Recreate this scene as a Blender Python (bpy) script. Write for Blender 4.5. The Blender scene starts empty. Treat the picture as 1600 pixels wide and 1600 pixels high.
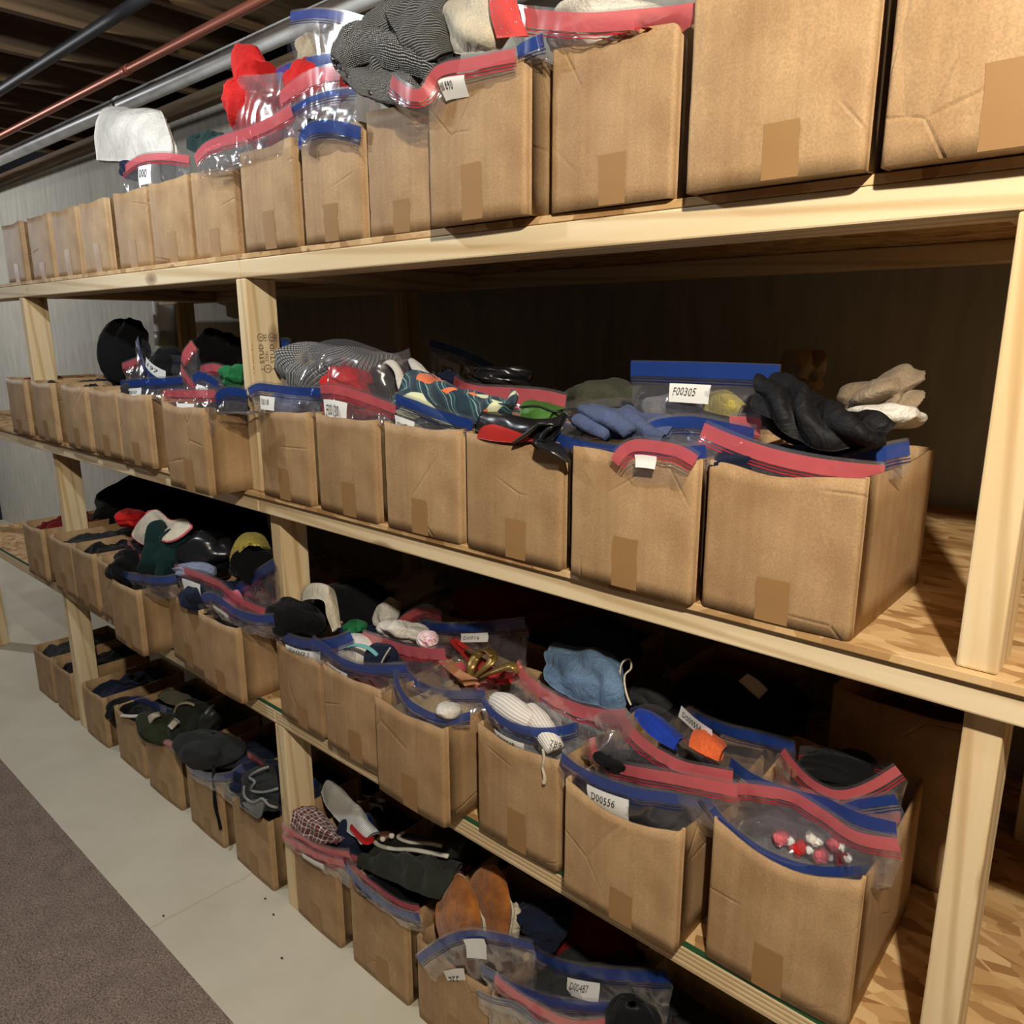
import bpy, math, random
import numpy as np
from mathutils import Vector, Matrix

# ------------------------------------------------------------------ camera, world, light, exposure
scene = bpy.context.scene
COL = scene.collection
CAM = np.array([0.0, -0.9, 1.458])
YAW, PITCH, ROLL, FPX = math.radians(41.787), math.radians(13.233), math.radians(-0.097), 1206.5
FWD = np.array([-math.sin(YAW) * math.cos(PITCH), math.cos(YAW) * math.cos(PITCH), -math.sin(PITCH)])
_r = np.array([math.cos(YAW), math.sin(YAW), 0.0]); _u = np.cross(_r, FWD)
RGT = math.cos(ROLL) * _r + math.sin(ROLL) * _u
UPV = -math.sin(ROLL) * _r + math.cos(ROLL) * _u
cd = bpy.data.cameras.new('camera'); cam = bpy.data.objects.new('camera', cd); COL.objects.link(cam)
cd.sensor_width = 36; cd.lens = FPX / 1600 * 36; cd.clip_start = 0.02; cd.clip_end = 60
cam.matrix_world = Matrix(((RGT[0], UPV[0], -FWD[0], CAM[0]), (RGT[1], UPV[1], -FWD[1], CAM[1]),
                           (RGT[2], UPV[2], -FWD[2], CAM[2]), (0, 0, 0, 1)))
scene.camera = cam

world = bpy.data.worlds.new('world'); scene.world = world; world.use_nodes = True
world.node_tree.nodes['Background'].inputs[0].default_value = (0.80, 0.82, 0.90, 1)
world.node_tree.nodes['Background'].inputs[1].default_value = 0.012

def lamp(name, loc, power, col, rad):
    l = bpy.data.lights.new(name, 'POINT'); l.energy = power; l.color = col; l.shadow_soft_size = rad
    o = bpy.data.objects.new(name, l); o.location = loc; COL.objects.link(o)
lamp('basement_bulb_warm', (0.32, -1.08, 2.25), 140, (1.0, 0.90, 0.74), 0.03)
lamp('basement_bulb_cool', (-1.95, -0.62, 2.30), 37, (0.86, 0.94, 1.0), 0.03)
lamp('basement_bulb_far', (-6.0, -0.95, 2.10), 85, (0.97, 0.97, 1.0), 0.035)

scene.view_settings.view_transform = 'Standard'; scene.view_settings.look = 'None'
scene.view_settings.exposure = 0.0; scene.view_settings.gamma = 1.0
scene.view_settings.use_curve_mapping = False
try:
    scene.cycles.transparent_max_bounces = 24
    scene.cycles.max_bounces = 4; scene.cycles.diffuse_bounces = 2; scene.cycles.glossy_bounces = 2
except Exception:
    pass

# ------------------------------------------------------------------ helpers
def ray(px, py):
    return FWD + RGT * ((px - 800) / FPX) - UPV * ((py - 800) / FPX)
def at(px, py, y):                      # the point seen at a pixel at depth y
    a = ray(px, py); return CAM + a * ((y - CAM[1]) / a[1])
def mpp(px, py, y):                     # metres per pixel there
    a = ray(px, py); return (y - CAM[1]) / a[1] / FPX

MATS = {}
def nmat(name):
    m = bpy.data.materials.new(name); m.use_nodes = True
    nt = m.node_tree; b = nt.nodes['Principled BSDF']
    MATS[name] = m
    return m, nt, b
def nd(nt, t, **kw):
    n = nt.nodes.new(t)
    for k, v in kw.items():
        if k.startswith('i_'): n.inputs[k[2:].replace('_', ' ')].default_value = v
        else: setattr(n, k, v)
    return n
def ramp(nt, stops, interp='LINEAR'):
    r = nt.nodes.new('ShaderNodeValToRGB'); r.color_ramp.interpolation = interp
    e = r.color_ramp.elements
    while len(e) < len(stops): e.new(0.5)
    for k, (p, c) in enumerate(stops):
        e[k].position = p; e[k].color = (c[0], c[1], c[2], 1)
    return r
def coords(nt, kind='Object', scale=(1, 1, 1), rot=(0, 0, 0)):
    tc = nt.nodes.new('ShaderNodeTexCoord'); mp = nt.nodes.new('ShaderNodeMapping')
    mp.inputs['Scale'].default_value = scale; mp.inputs['Rotation'].default_value = rot
    nt.links.new(tc.outputs[kind], mp.inputs['Vector'])
    return mp.outputs[0]
def bump(nt, b, h, strength=0.3, dist=0.002):
    n = nt.nodes.new('ShaderNodeBump'); n.inputs['Strength'].default_value = strength; n.inputs['Distance'].default_value = dist
    nt.links.new(h, n.inputs['Height']); nt.links.new(n.outputs[0], b.inputs['Normal'])
def mixc(nt, f, a, c, mode='MIX'):
    m = nt.nodes.new('ShaderNodeMix'); m.data_type = 'RGBA'; m.blend_type = mode
    for s, v in ((m.inputs[0], f), (m.inputs[6], a), (m.inputs[7], c)):
        if hasattr(v, 'links') or hasattr(v, 'is_linked'): nt.links.new(v, s)
        elif isinstance(v, (int, float)): s.default_value = v
        else: s.default_value = (v[0], v[1], v[2], 1)
    return m.outputs[2]

def lin(r, g, b):                       # sRGB 0-255 to linear
    f = lambda c: (c / 255 / 12.92) if c <= 10 else ((c / 255 + 0.055) / 1.055) ** 2.4
    return (f(r), f(g), f(b))

def fabric(name, c, c2=None, scale=180, rough=0.92, bs=0.35, sheen=0.05, var=12):
    m, nt, b = nmat(name); v = coords(nt)
    n1 = nd(nt, 'ShaderNodeTexNoise', i_Scale=float(var), i_Detail=4.0); nt.links.new(v, n1.inputs['Vector'])
    n2 = nd(nt, 'ShaderNodeTexNoise', i_Scale=float(scale * 4), i_Detail=2.0); nt.links.new(v, n2.inputs['Vector'])
    c2 = c2 or tuple(x * 0.72 for x in c)
    r = ramp(nt, [(0.35, c2), (0.65, c)]); nt.links.new(n1.outputs[0], r.inputs[0])
    r2 = ramp(nt, [(0.3, (0.7, 0.7, 0.7)), (0.7, (1.15, 1.15, 1.15))]); nt.links.new(n2.outputs[0], r2.inputs[0])
    nt.links.new(mixc(nt, 1.0, r.outputs[0], r2.outputs[0], 'MULTIPLY'), b.inputs['Base Color'])
    b.inputs['Roughness'].default_value = rough; b.inputs['Sheen Weight'].default_value = sheen; b.inputs['Specular IOR Level'].default_value = 0.2
    n3 = nd(nt, 'ShaderNodeTexNoise', i_Scale=26.0, i_Detail=3.0, i_Distortion=1.6); nt.links.new(v, n3.inputs['Vector'])
    b0 = nd(nt, 'ShaderNodeBump', i_Strength=0.55, i_Distance=0.012); nt.links.new(n3.outputs[0], b0.inputs['Height'])
    bump(nt, b, n2.outputs[0], bs, 0.001); nt.links.new(b0.outputs[0], b.inputs['Normal'].links[0].from_node.inputs['Normal'])
    return m
def plastic(name, c, rough=0.3, alpha=1.0):
    m, nt, b = nmat(name); b.inputs['Base Color'].default_value = (*c, 1); b.inputs['Roughness'].default_value = rough
    return m

# --- building materials
def wood(name, axis, ca, cb, ring=30):
    m, nt, b = nmat(name)
    s = [ring, ring, ring]; s[axis] = 1.6
    v = coords(nt, 'Object', tuple(s))
    n1 = nd(nt, 'ShaderNodeTexNoise', i_Scale=1.0, i_Detail=5.0, i_Distortion=0.6); nt.links.new(v, n1.inputs['Vector'])
    w = nd(nt, 'ShaderNodeTexWave', i_Scale=0.55, i_Distortion=3.0, i_Detail=2.0); w.bands_direction = 'DIAGONAL'
    nt.links.new(v, w.inputs['Vector'])
    r = ramp(nt, [(0.25, cb), (0.75, ca)]); nt.links.new(n1.outputs[0], r.inputs[0])
    r2 = ramp(nt, [(0.0, (0.74, 0.66, 0.55)), (0.3, (1, 1, 1))]); nt.links.new(w.outputs[0], r2.inputs[0])
    c = mixc(nt, 0.8, r.outputs[0], r2.outputs[0], 'MULTIPLY')
    # knots
    s2 = [7, 7, 7]; s2[axis] = 3.2
    v2 = coords(nt, 'Object', tuple(s2))
    k = nd(nt, 'ShaderNodeTexVoronoi', i_Scale=1.0); nt.links.new(v2, k.inputs['Vector'])
    kr = ramp(nt, [(0.0, (1, 1, 1)), (0.09, (0.5, 0.5, 0.5)), (0.13, (0, 0, 0))]); nt.links.new(k.outputs['Distance'], kr.inputs[0])
    c = mixc(nt, kr.outputs[0], c, (0.20, 0.10, 0.045))
    nt.links.new(c, b.inputs['Base Color']); b.inputs['Roughness'].default_value = 0.75
    bump(nt, b, n1.outputs[0], 0.25, 0.001)
    return m
PINE_A, PINE_B = lin(240, 222, 186), lin(226, 200, 156)
wood('pine_x', 0, PINE_A, PINE_B); wood('pine_z', 2, PINE_A, lin(224, 192, 140)); wood('pine_y', 1, PINE_A, PINE_B)
wood('joist_wood', 1, lin(116, 92, 64), lin(84, 63, 42)); wood('beam_wood', 0, lin(120, 98, 72), lin(90, 72, 52))

def mk_ring():
    m, nt, b = nmat('pine_ring'); v = coords(nt, 'Object', (0.6, 14, 14)); v2 = coords(nt, 'Object', (0.03, 1, 1))
    n1 = nd(nt, 'ShaderNodeTexNoise', i_Scale=1.0, i_Detail=3.0); nt.links.new(v, n1.inputs['Vector'])
    w = nd(nt, 'ShaderNodeTexWave', i_Scale=36.0, i_Distortion=2.2, i_Detail=1.0); w.bands_direction = 'Z'; w.inputs['Detail Scale'].default_value = 0.4
    nt.links.new(v2, w.inputs['Vector'])
    r = ramp(nt, [(0.25, PINE_B), (0.7, PINE_A)]); nt.links.new(n1.outputs[0], r.inputs[0])
    r2 = ramp(nt, [(0.0, (0.55, 0.44, 0.30)), (0.35, (1, 1, 1))]); nt.links.new(w.outputs[0], r2.inputs[0])
    nt.links.new(mixc(nt, 0.85, r.outputs[0], r2.outputs[0], 'MULTIPLY'), b.inputs['Base Color']); b.inputs['Roughness'].default_value = 0.75
    bump(nt, b, w.outputs[0], 0.4, 0.001)
mk_ring()
def mk_osb():
    m, nt, b = nmat('osb'); v = coords(nt, 'Object', (26, 60, 26))
    nz = nd(nt, 'ShaderNodeTexNoise', i_Scale=0.4, i_Detail=2.0); nt.links.new(v, nz.inputs['Vector'])
    vv = mixc(nt, 0.25, v, nz.outputs[1], 'ADD')
    k = nd(nt, 'ShaderNodeTexVoronoi', i_Scale=1.0); nt.links.new(vv, k.inputs['Vector'])
    r = ramp(nt, [(0.0, lin(158, 116, 70)), (0.35, lin(206, 166, 112)), (0.7, lin(226, 192, 142)), (1.0, lin(180, 136, 84))])
    sep = nd(nt, 'ShaderNodeSeparateColor'); nt.links.new(k.outputs['Color'], sep.inputs[0]); nt.links.new(sep.outputs[0], r.inputs[0])
    nt.links.new(r.outputs[0], b.inputs['Base Color']); b.inputs['Roughness'].default_value = 0.7
    bump(nt, b, sep.outputs[1], 0.35, 0.0015)
mk_osb()
def mk_card():
    m, nt, b = nmat('cardboard'); v = coords(nt, 'Object')
    oi = nd(nt, 'ShaderNodeObjectInfo')
    n1 = nd(nt, 'ShaderNodeTexNoise', i_Scale=14.0, i_Detail=2.0); nt.links.new(v, n1.inputs['Vector'])
    n2 = nd(nt, 'ShaderNodeTexNoise', i_Scale=420.0, i_Detail=1.0); nt.links.new(v, n2.inputs['Vector'])
    vs = coords(nt, 'Object', (1, 1, 0.02))
    n3 = nd(nt, 'ShaderNodeTexNoise', i_Scale=90.0, i_Detail=0.0); nt.links.new(vs, n3.inputs['Vector'])
    r = ramp(nt, [(0.3, lin(167, 134, 97)), (0.7, lin(189, 157, 117))]); nt.links.new(n1.outputs[0], r.inputs[0])
    r2 = ramp(nt, [(0.3, (0.84, 0.84, 0.84)), (0.7, (1.08, 1.08, 1.08))]); nt.links.new(n2.outputs[0], r2.inputs[0])
    r3 = ramp(nt, [(0.3, (0.94, 0.93, 0.92)), (0.7, (1.03, 1.03, 1.03))]); nt.links.new(n3.outputs[0], r3.inputs[0])
    c = mixc(nt, 1.0, r.outputs[0], r2.outputs[0], 'MULTIPLY'); c = mixc(nt, 1.0, c, r3.outputs[0], 'MULTIPLY')
    ro = ramp(nt, [(0.0, (0.90, 0.88, 0.86)), (1.0, (1.06, 1.06, 1.06))]); nt.links.new(oi.outputs['Random'], ro.inputs[0])
    c = mixc(nt, 1.0, c, ro.outputs[0], 'MULTIPLY')
    nt.links.new(c, b.inputs['Base Color']); b.inputs['Roughness'].default_value = 0.62
    b.inputs['Specular IOR Level'].default_value = 0.3
    # creases: thin lines from a warped voronoi edge, plus fluting
    off = nd(nt, 'ShaderNodeVectorMath', operation='ADD'); nt.links.new(v, off.inputs[0])
    cmb = nd(nt, 'ShaderNodeCombineXYZ'); ml = nd(nt, 'ShaderNodeMath', operation='MULTIPLY'); ml.inputs[1].default_value = 37.0
    nt.links.new(oi.outputs['Random'], ml.inputs[0]); nt.links.new(ml.outputs[0], cmb.inputs[0]); nt.links.new(ml.outputs[0], cmb.inputs[2])
    nt.links.new(cmb.outputs[0], off.inputs[1])
    k = nd(nt, 'ShaderNodeTexVoronoi', i_Scale=5.5); k.feature = 'DISTANCE_TO_EDGE'; nt.links.new(off.outputs[0], k.inputs['Vector'])
    kr = ramp(nt, [(0.0, (0, 0, 0)), (0.016, (1, 1, 1))]); nt.links.new(k.outputs['Distance'], kr.inputs[0])
    n4 = nd(nt, 'ShaderNodeTexNoise', i_Scale=7.0, i_Detail=0.0); nt.links.new(off.outputs[0], n4.inputs['Vector'])
    g4 = ramp(nt, [(0.52, (0, 0, 0)), (0.6, (1, 1, 1))]); nt.links.new(n4.outputs[0], g4.inputs[0])
    cr = mixc(nt, g4.outputs[0], (1, 1, 1), kr.outputs[0])
    h = mixc(nt, 0.12, cr, n3.outputs[0])
    bump(nt, b, h, 0.5, 0.0025)
mk_card()
m, nt, b = nmat('box_tape'); b.inputs['Base Color'].default_value = (*lin(158, 122, 80), 1); b.inputs['Roughness'].default_value = 0.5; b.inputs['Specular IOR Level'].default_value = 0.3
v = coords(nt); n = nd(nt, 'ShaderNodeTexNoise', i_Scale=60.0); nt.links.new(v, n.inputs['Vector']); bump(nt, b, n.outputs[0], 0.2, 0.001)
plastic('card_edge', lin(206, 170, 124), 0.9)

def mk_floor():
    m, nt, b = nmat('painted_concrete'); v = coords(nt)
    n1 = nd(nt, 'ShaderNodeTexNoise', i_Scale=5.0, i_Detail=6.0); nt.links.new(v, n1.inputs['Vector'])
    n2 = nd(nt, 'ShaderNodeTexNoise', i_Scale=140.0, i_Detail=3.0); nt.links.new(v, n2.inputs['Vector'])
    r = ramp(nt, [(0.3, lin(204, 198, 178)), (0.7, lin(218, 212, 194))]); nt.links.new(n1.outputs[0], r.inputs[0])
    nt.links.new(r.outputs[0], b.inputs['Base Color']); b.inputs['Roughness'].default_value = 0.55
    bump(nt, b, n2.outputs[0], 0.15, 0.001)
    m, nt, b = nmat('carpet_pile'); v = coords(nt)
    n1 = nd(nt, 'ShaderNodeTexNoise', i_Scale=240.0, i_Detail=4.0); nt.links.new(v, n1.inputs['Vector'])
    n2 = nd(nt, 'ShaderNodeTexNoise', i_Scale=16.0, i_Detail=4.0); nt.links.new(v, n2.inputs['Vector'])
    r = ramp(nt, [(0.32, lin(92, 78, 72)), (0.68, lin(168, 150, 138))]); nt.links.new(n1.outputs[0], r.inputs[0])
    r2 = ramp(nt, [(0.3, (0.85, 0.85, 0.85)), (0.7, (1.1, 1.1, 1.1))]); nt.links.new(n2.outputs[0], r2.inputs[0])
    nt.links.new(mixc(nt, 1.0, r.outputs[0], r2.outputs[0], 'MULTIPLY'), b.inputs['Base Color']); b.inputs['Roughness'].default_value = 1.0
    bump(nt, b, n1.outputs[0], 0.6, 0.004)
    m, nt, b = nmat('grey_wall'); v = coords(nt, 'Object', (1, 1, 0.15))
    n1 = nd(nt, 'ShaderNodeTexNoise', i_Scale=30.0, i_Detail=5.0); nt.links.new(v, n1.inputs['Vector'])
    r = ramp(nt, [(0.3, lin(168, 166, 154)), (0.7, lin(190, 188, 176))]); nt.links.new(n1.outputs[0], r.inputs[0])
    nt.links.new(r.outputs[0], b.inputs['Base Color']); b.inputs['Roughness'].default_value = 0.9
    bump(nt, b, n1.outputs[0], 0.3, 0.003)
mk_floor()
m, nt, b = nmat('copper'); b.inputs['Base Color'].default_value = (*lin(176, 106, 84), 1); b.inputs['Metallic'].default_value = 0.75; b.inputs['Roughness'].default_value = 0.42
m, nt, b = nmat('pvc_white'); v = coords(nt); n = nd(nt, 'ShaderNodeTexNoise', i_Scale=9.0, i_Detail=5.0); nt.links.new(v, n.inputs['Vector'])
r = ramp(nt, [(0.3, lin(196, 196, 192)), (0.6, lin(226, 226, 224))]); nt.links.new(n.outputs[0], r.inputs[0]); nt.links.new(r.outputs[0], b.inputs['Base Color']); b.inputs['Roughness'].default_value = 0.35
plastic('pvc_grey', lin(150, 148, 138), 0.4); plastic('black_ink', (0.012, 0.012, 0.014), 0.6); plastic('brown_ink', (0.045, 0.022, 0.012), 0.8)
plastic('black_rubber', (0.015, 0.015, 0.017), 0.5); plastic('green_edge', lin(36, 92, 58), 0.6)
plastic('paper_white', lin(240, 240, 236), 0.6)
plastic('dirt', (0.05, 0.04, 0.03), 1.0); plastic('joint_grey', lin(196, 188, 168), 0.9)

def film_mat(name, tint, body, fac, bst=0.8):
    m = bpy.data.materials.new(name); m.use_nodes = True; nt = m.node_tree; MATS[name] = m
    nt.nodes.remove(nt.nodes['Principled BSDF']); out = nt.nodes['Material Output']
    tr = nd(nt, 'ShaderNodeBsdfTransparent'); tr.inputs[0].default_value = (*tint, 1)
    df = nd(nt, 'ShaderNodeBsdfDiffuse'); df.inputs[0].default_value = (*body, 1)
    gl = nd(nt, 'ShaderNodeBsdfGlossy'); gl.inputs[0].default_value = (1, 1, 1, 1); gl.inputs['Roughness'].default_value = 0.17
    m1 = nd(nt, 'ShaderNodeMixShader'); m1.inputs[0].default_value = fac; nt.links.new(tr.outputs[0], m1.inputs[1]); nt.links.new(df.outputs[0], m1.inputs[2])
    lw = nd(nt, 'ShaderNodeLayerWeight', i_Blend=0.25)
    ma = nd(nt, 'ShaderNodeMath', operation='MULTIPLY_ADD'); ma.inputs[1].default_value = 0.36; ma.inputs[2].default_value = 0.075
    nt.links.new(lw.outputs['Facing'], ma.inputs[0])
    mx = nd(nt, 'ShaderNodeMixShader'); nt.links.new(ma.outputs[0], mx.inputs[0]); nt.links.new(m1.outputs[0], mx.inputs[1]); nt.links.new(gl.outputs[0], mx.inputs[2])
    nt.links.new(mx.outputs[0], out.inputs[0])
film_mat('bag_film', (0.96, 0.96, 0.97), (0.60, 0.59, 0.66), 0.06)
film_mat('band_blue', (0.16, 0.24, 0.60), lin(46, 78, 160), 0.62)
film_mat('band_red', (0.92, 0.45, 0.46), lin(238, 114, 122), 0.60)
plastic('ridge_blue', lin(24, 36, 96), 0.25); plastic('ridge_red', lin(196, 44, 58), 0.25)

def root(name, label, cat, loc, group=None):
    o = bpy.data.objects.new(name, None); COL.objects.link(o); o.location = Vector(loc); o.empty_display_size = 0.05
    o['label'] = label; o['category'] = cat
    if group: o['group'] = group
    return o
def mesh_obj(name, V, F, mat, parent=None, uv=None, smooth=True, origin=None):
    V = np.asarray(V, float).reshape(-1, 3)
    if parent is not None: org = np.array(parent['_w']) if '_w' in parent else np.array(parent.location)
    else: org = np.array(origin) if origin is not None else V.mean(0)
    me = bpy.data.meshes.new(name); me.from_pydata((V - org).tolist(), [], [list(map(int, f)) for f in F])
    if uv is not None:
        l = me.uv_layers.new(); vi = np.zeros(len(me.loops), int); me.loops.foreach_get('vertex_index', vi)
        l.data.foreach_set('uv', np.asarray(uv, float)[vi].ravel())
    if smooth: me.polygons.foreach_set('use_smooth', [True] * len(me.polygons))
    for mm in (mat if isinstance(mat, (list, tuple)) else [mat]): me.materials.append(MATS[mm] if isinstance(mm, str) else mm)
    me.update()
    o = bpy.data.objects.new(name, me); COL.objects.link(o)
    if parent is not None: o.parent = parent; o['_w'] = [float(x) for x in org]
    else: o.location = Vector(org)
    return o
def single(name, label, cat, V, F, mat, group=None, uv=None, smooth=True):
    o = mesh_obj(name, V, F, mat, None, uv, smooth); o['label'] = label; o['category'] = cat
    if group: o['group'] = group
    o['_w'] = [float(x) for x in o.location]
    return o
def structure(o, label=None):
    o['kind'] = 'structure'
    if label: o['label'] = label
    return o
def boxVF(x0, x1, y0, y1, z0, z1, c=0.0):
    if c <= 0:
        V = [(x, y, z) for z in (z0, z1) for y in (y0, y1) for x in (x0, x1)]
        F = [(0, 2, 3, 1), (4, 5, 7, 6), (0, 1, 5, 4), (2, 6, 7, 3), (0, 4, 6, 2), (1, 3, 7, 5)]
        return np.array(V, float), F
    import bmesh
    bm = bmesh.new(); V, F = boxVF(x0, x1, y0, y1, z0, z1)
    vs = [bm.verts.new(v) for v in V]
    for f in F: bm.faces.new([vs[i] for i in f])
    bmesh.ops.bevel(bm, geom=bm.edges[:], offset=c, segments=2, affect='EDGES', profile=0.5)
    bm.verts.index_update()
    V = np.array([v.co[:] for v in bm.verts]); F = [[v.index for v in f.verts] for f in bm.faces]; bm.free()
    return V, F
def gridF(m, n, closed_u=False, off=0):
    F = []
    for i in range(m - 1):
        for j in range(n if closed_u else n - 1):
            k = (j + 1) % n
            F.append((off + i * n + j, off + i * n + k, off + (i + 1) * n + k, off + (i + 1) * n + j))
    return F
def gridUV(m, n):
    return np.stack(np.meshgrid(np.linspace(0, 1, n), np.linspace(0, 1, m)), -1).reshape(-1, 2)
def spline(P, n):
    P = np.asarray(P, float)
    if len(P) == 2: return P[0] + (P[1] - P[0]) * np.linspace(0, 1, n)[:, None]
    d = np.sqrt(np.linalg.norm(np.diff(P, axis=0), axis=1) + 1e-9); t = np.concatenate([[0], np.cumsum(d)]); t /= t[-1]
    m = np.zeros_like(P)
    m[1:-1] = (P[2:] - P[:-2]) / (t[2:] - t[:-2])[:, None]
    m[0] = (P[1] - P[0]) / (t[1] - t[0]) * 1.5 - m[1] * 0.5; m[-1] = (P[-1] - P[-2]) / (t[-1] - t[-2]) * 1.5 - m[-2] * 0.5
    q = np.linspace(0, 1, n); i = np.clip(np.searchsorted(t, q, side='right') - 1, 0, len(P) - 2)
    h = (t[i + 1] - t[i])[:, None]; s = ((q - t[i])[:, None]) / h
    return (2*s**3-3*s**2+1)*P[i] + (s**3-2*s**2+s)*h*m[i] + (-2*s**3+3*s**2)*P[i+1] + (s**3-s**2)*h*m[i+1]
def sn(P, f, seed=0, octs=3):
    rs = np.random.RandomState(seed); P = np.asarray(P, float); o = np.zeros(P.shape[:-1]); a = 1.0; tot = 0
    for k in range(octs):
        for j in range(3):
            d = rs.normal(size=3); d /= np.linalg.norm(d)
            w = rs.normal(size=3); w /= np.linalg.norm(w)
            o = o + a * np.sin(P @ d * f + rs.uniform(0, 6.28) + 1.3 * np.sin(P @ w * f * 0.6 + rs.uniform(0, 6.28)))
            tot += a
        a *= 0.5; f *= 2.05
    return o / tot * 1.6
def grid_normals(G):
    du = np.gradient(G, axis=1); dv = np.gradient(G, axis=0); n = np.cross(du, dv)
    return n / (np.linalg.norm(n, axis=-1, keepdims=True) + 1e-12)
def tubeVF(P, r, ns=8, flat=1.0, cap=True):
    P = np.asarray(P, float); n = len(P); r = np.broadcast_to(np.asarray(r, float), (n,))
    T = np.gradient(P, axis=0); T /= np.linalg.norm(T, axis=1, keepdims=True) + 1e-12
    up = np.array([0.13, -0.2, 1.0]); V = []
    A = np.cross(T, up); A /= np.linalg.norm(A, axis=1, keepdims=True) + 1e-9; B = np.cross(A, T)
    for k in range(ns):
        a = 2 * math.pi * k / ns
        V.append(P + (A * math.cos(a) + B * math.sin(a) * flat) * r[:, None])
    V = np.stack(V, 1).reshape(-1, 3); F = gridF(n, ns, True)
    if cap: F += [tuple(range(ns))[::-1], tuple((n - 1) * ns + k for k in range(ns))]
    return V, F

# ------------------------------------------------------------------ setting
Z1, Z2, Z3 = 1.617, 1.102, 0.569      # deck tops
WALL = 0.85
V, F = boxVF(-7, 3, -4, WALL + 0.3, -0.1, 0.0)
floor = structure(mesh_obj('floor', V, F, 'painted_concrete', smooth=False), 'cream painted concrete floor under the shelving')
floor['_w'] = [float(x) for x in floor.location]
jl = spline([(-1.775, -0.28, 0.0004), (-1.772, -0.15, 0.0004), (-1.765, 0.05, 0.0004), (-1.76, 0.5, 0.0004)], 24)
jl[:, 0] += 0.002 * np.sin(np.arange(24) * 2.1)
G = np.stack([jl - [0.0022, 0, 0], jl + [0.0022, 0, 0]]); mesh_obj('floor_joint', G, gridF(2, 24), 'joint_grey', floor)
V, F = boxVF(-7, 3, -4, -0.281, 0.0, 0.007, 0.002)
single('carpet', 'brown flecked carpet edge along the painted floor', 'carpet', V, F, 'carpet_pile', smooth=False)
V, F = boxVF(-7, 3, WALL, WALL + 0.2, 0, 2.36)
structure(mesh_obj('wall_back', V, F, 'grey_wall', smooth=False), 'grey concrete basement wall behind the shelves')
V, F = boxVF(-7, 3, WALL - 0.045, WALL + 0.2, 2.346, 2.399, 0.002)
structure(mesh_obj('trim_1', V, F, 'beam_wood', smooth=False), 'brown sill beam on top of the grey wall')
V, F = boxVF(-7, 3, -4, WALL + 0.2, 2.635, 2.66)
ceil = structure(mesh_obj('ceiling', V, F, 'joist_wood', smooth=False), 'dark wooden subfloor and joists overhead')
ceil['_w'] = [float(x) for x in ceil.location]
for k in range(-6, 8):
    x = -2.48 + 0.40 * k
    V, F = boxVF(x - 0.019, x + 0.019, -4, WALL + 0.15, 2.40, 2.634, 0.002)
    mesh_obj('joist', V, F, 'joist_wood', ceil, smooth=False)
def pipe(name, label, p0, p1, r, mat, cat='pipe', parts=()):
    P = spline([p0, p1], 12); V, F = tubeVF(P, r, 20)
    o = single(name, label, cat, V, F, mat)
    for (nm, a, b_, rr, mm) in parts:
        Q = spline([np.array(p0) + (np.array(p1) - p0) * a, np.array(p0) + (np.array(p1) - p0) * b_], 3); V, F = tubeVF(Q, rr, 20)
        mesh_obj(nm, V, F, mm, o)
    return o
pipe('copper_pipe', 'thin copper water pipe running under the ceiling joists', (-6.5, 0.34, 2.288), (1.5, 0.34, 2.288), 0.013, 'copper',
     parts=(('pipe_collar', 0.46, 0.466, 0.0155, 'copper'),))
pipe('drain_pipe', 'thick pale grey plastic drain pipe along the wall top', (-6.5, 0.50, 2.305), (1.5, 0.50, 2.272), 0.0285, 'pvc_white',
     parts=(('pipe_collar', 0.405, 0.409, 0.031, 'pvc_white'),))
pipe('vent_pipe', 'white upright plastic pipe against the wall behind the shelf', (-3.70, 0.796, 0.002), (-3.70, 0.796, 2.34), 0.047, 'pvc_white',
     parts=(('coupling', 0.595, 0.622, 0.0525, 'pvc_grey'),))
pipe('black_conduit', 'black conduit crossing the joists at the upper corner', (-6.5, 0.25, 2.382), (-2.3, 0.25, 2.382), 0.018, 'black_rubber')

# shelving unit
shelf = root('shelving_unit', 'pine stud shelving unit with three particle board decks', 'shelving', (-1.4, 0.35, 0.0))
X0, X1 = -4.15, 1.6
def member(name, x0, x1, y0, y1, z0, z1, mat, c=0.003, label=None, parent=None):
    V, F = boxVF(x0, x1, y0, y1, z0, z1, c)
    o = mesh_obj(name, V, F, mat, parent or shelf, smooth=False)
    if label: o['label'] = label
    return o
for zt, front, ez in ((Z1, 0.0, None), (Z2, -0.009, None), (Z3, 0.001, 'green')):
    zb = zt - 0.049
    for a, b_ in ((X0, -1.585), (-1.583, X1)):
        member('front_rail', a, b_, 0.0, 0.089, zb, zb + 0.038, 'pine_ring' if ez else 'pine_x')
    member('back_rail', -3.45, X1, 0.665, 0.703, zb, zb + 0.0375, 'pine_x')
    member('deck', X0, -3.452, front, 0.50, zt - 0.0108, zt, 'osb', 0.0012)
    member('deck', -3.45, X1, front, WALL - 0.002, zt - 0.0108, zt, 'osb', 0.0012)
    if ez: member('deck_edge', X0, X1, front - 0.0012, front, zt - 0.0105, zt - 0.0005, 'green_edge', 0, 'green painted edge of the lowest deck')
    for x in (-3.0, -1.585, -0.14):
        member('cross_brace', x - 0.044, x + 0.044, 0.0895, 0.6645, zb, zb + 0.0375, 'pine_y')
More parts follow.
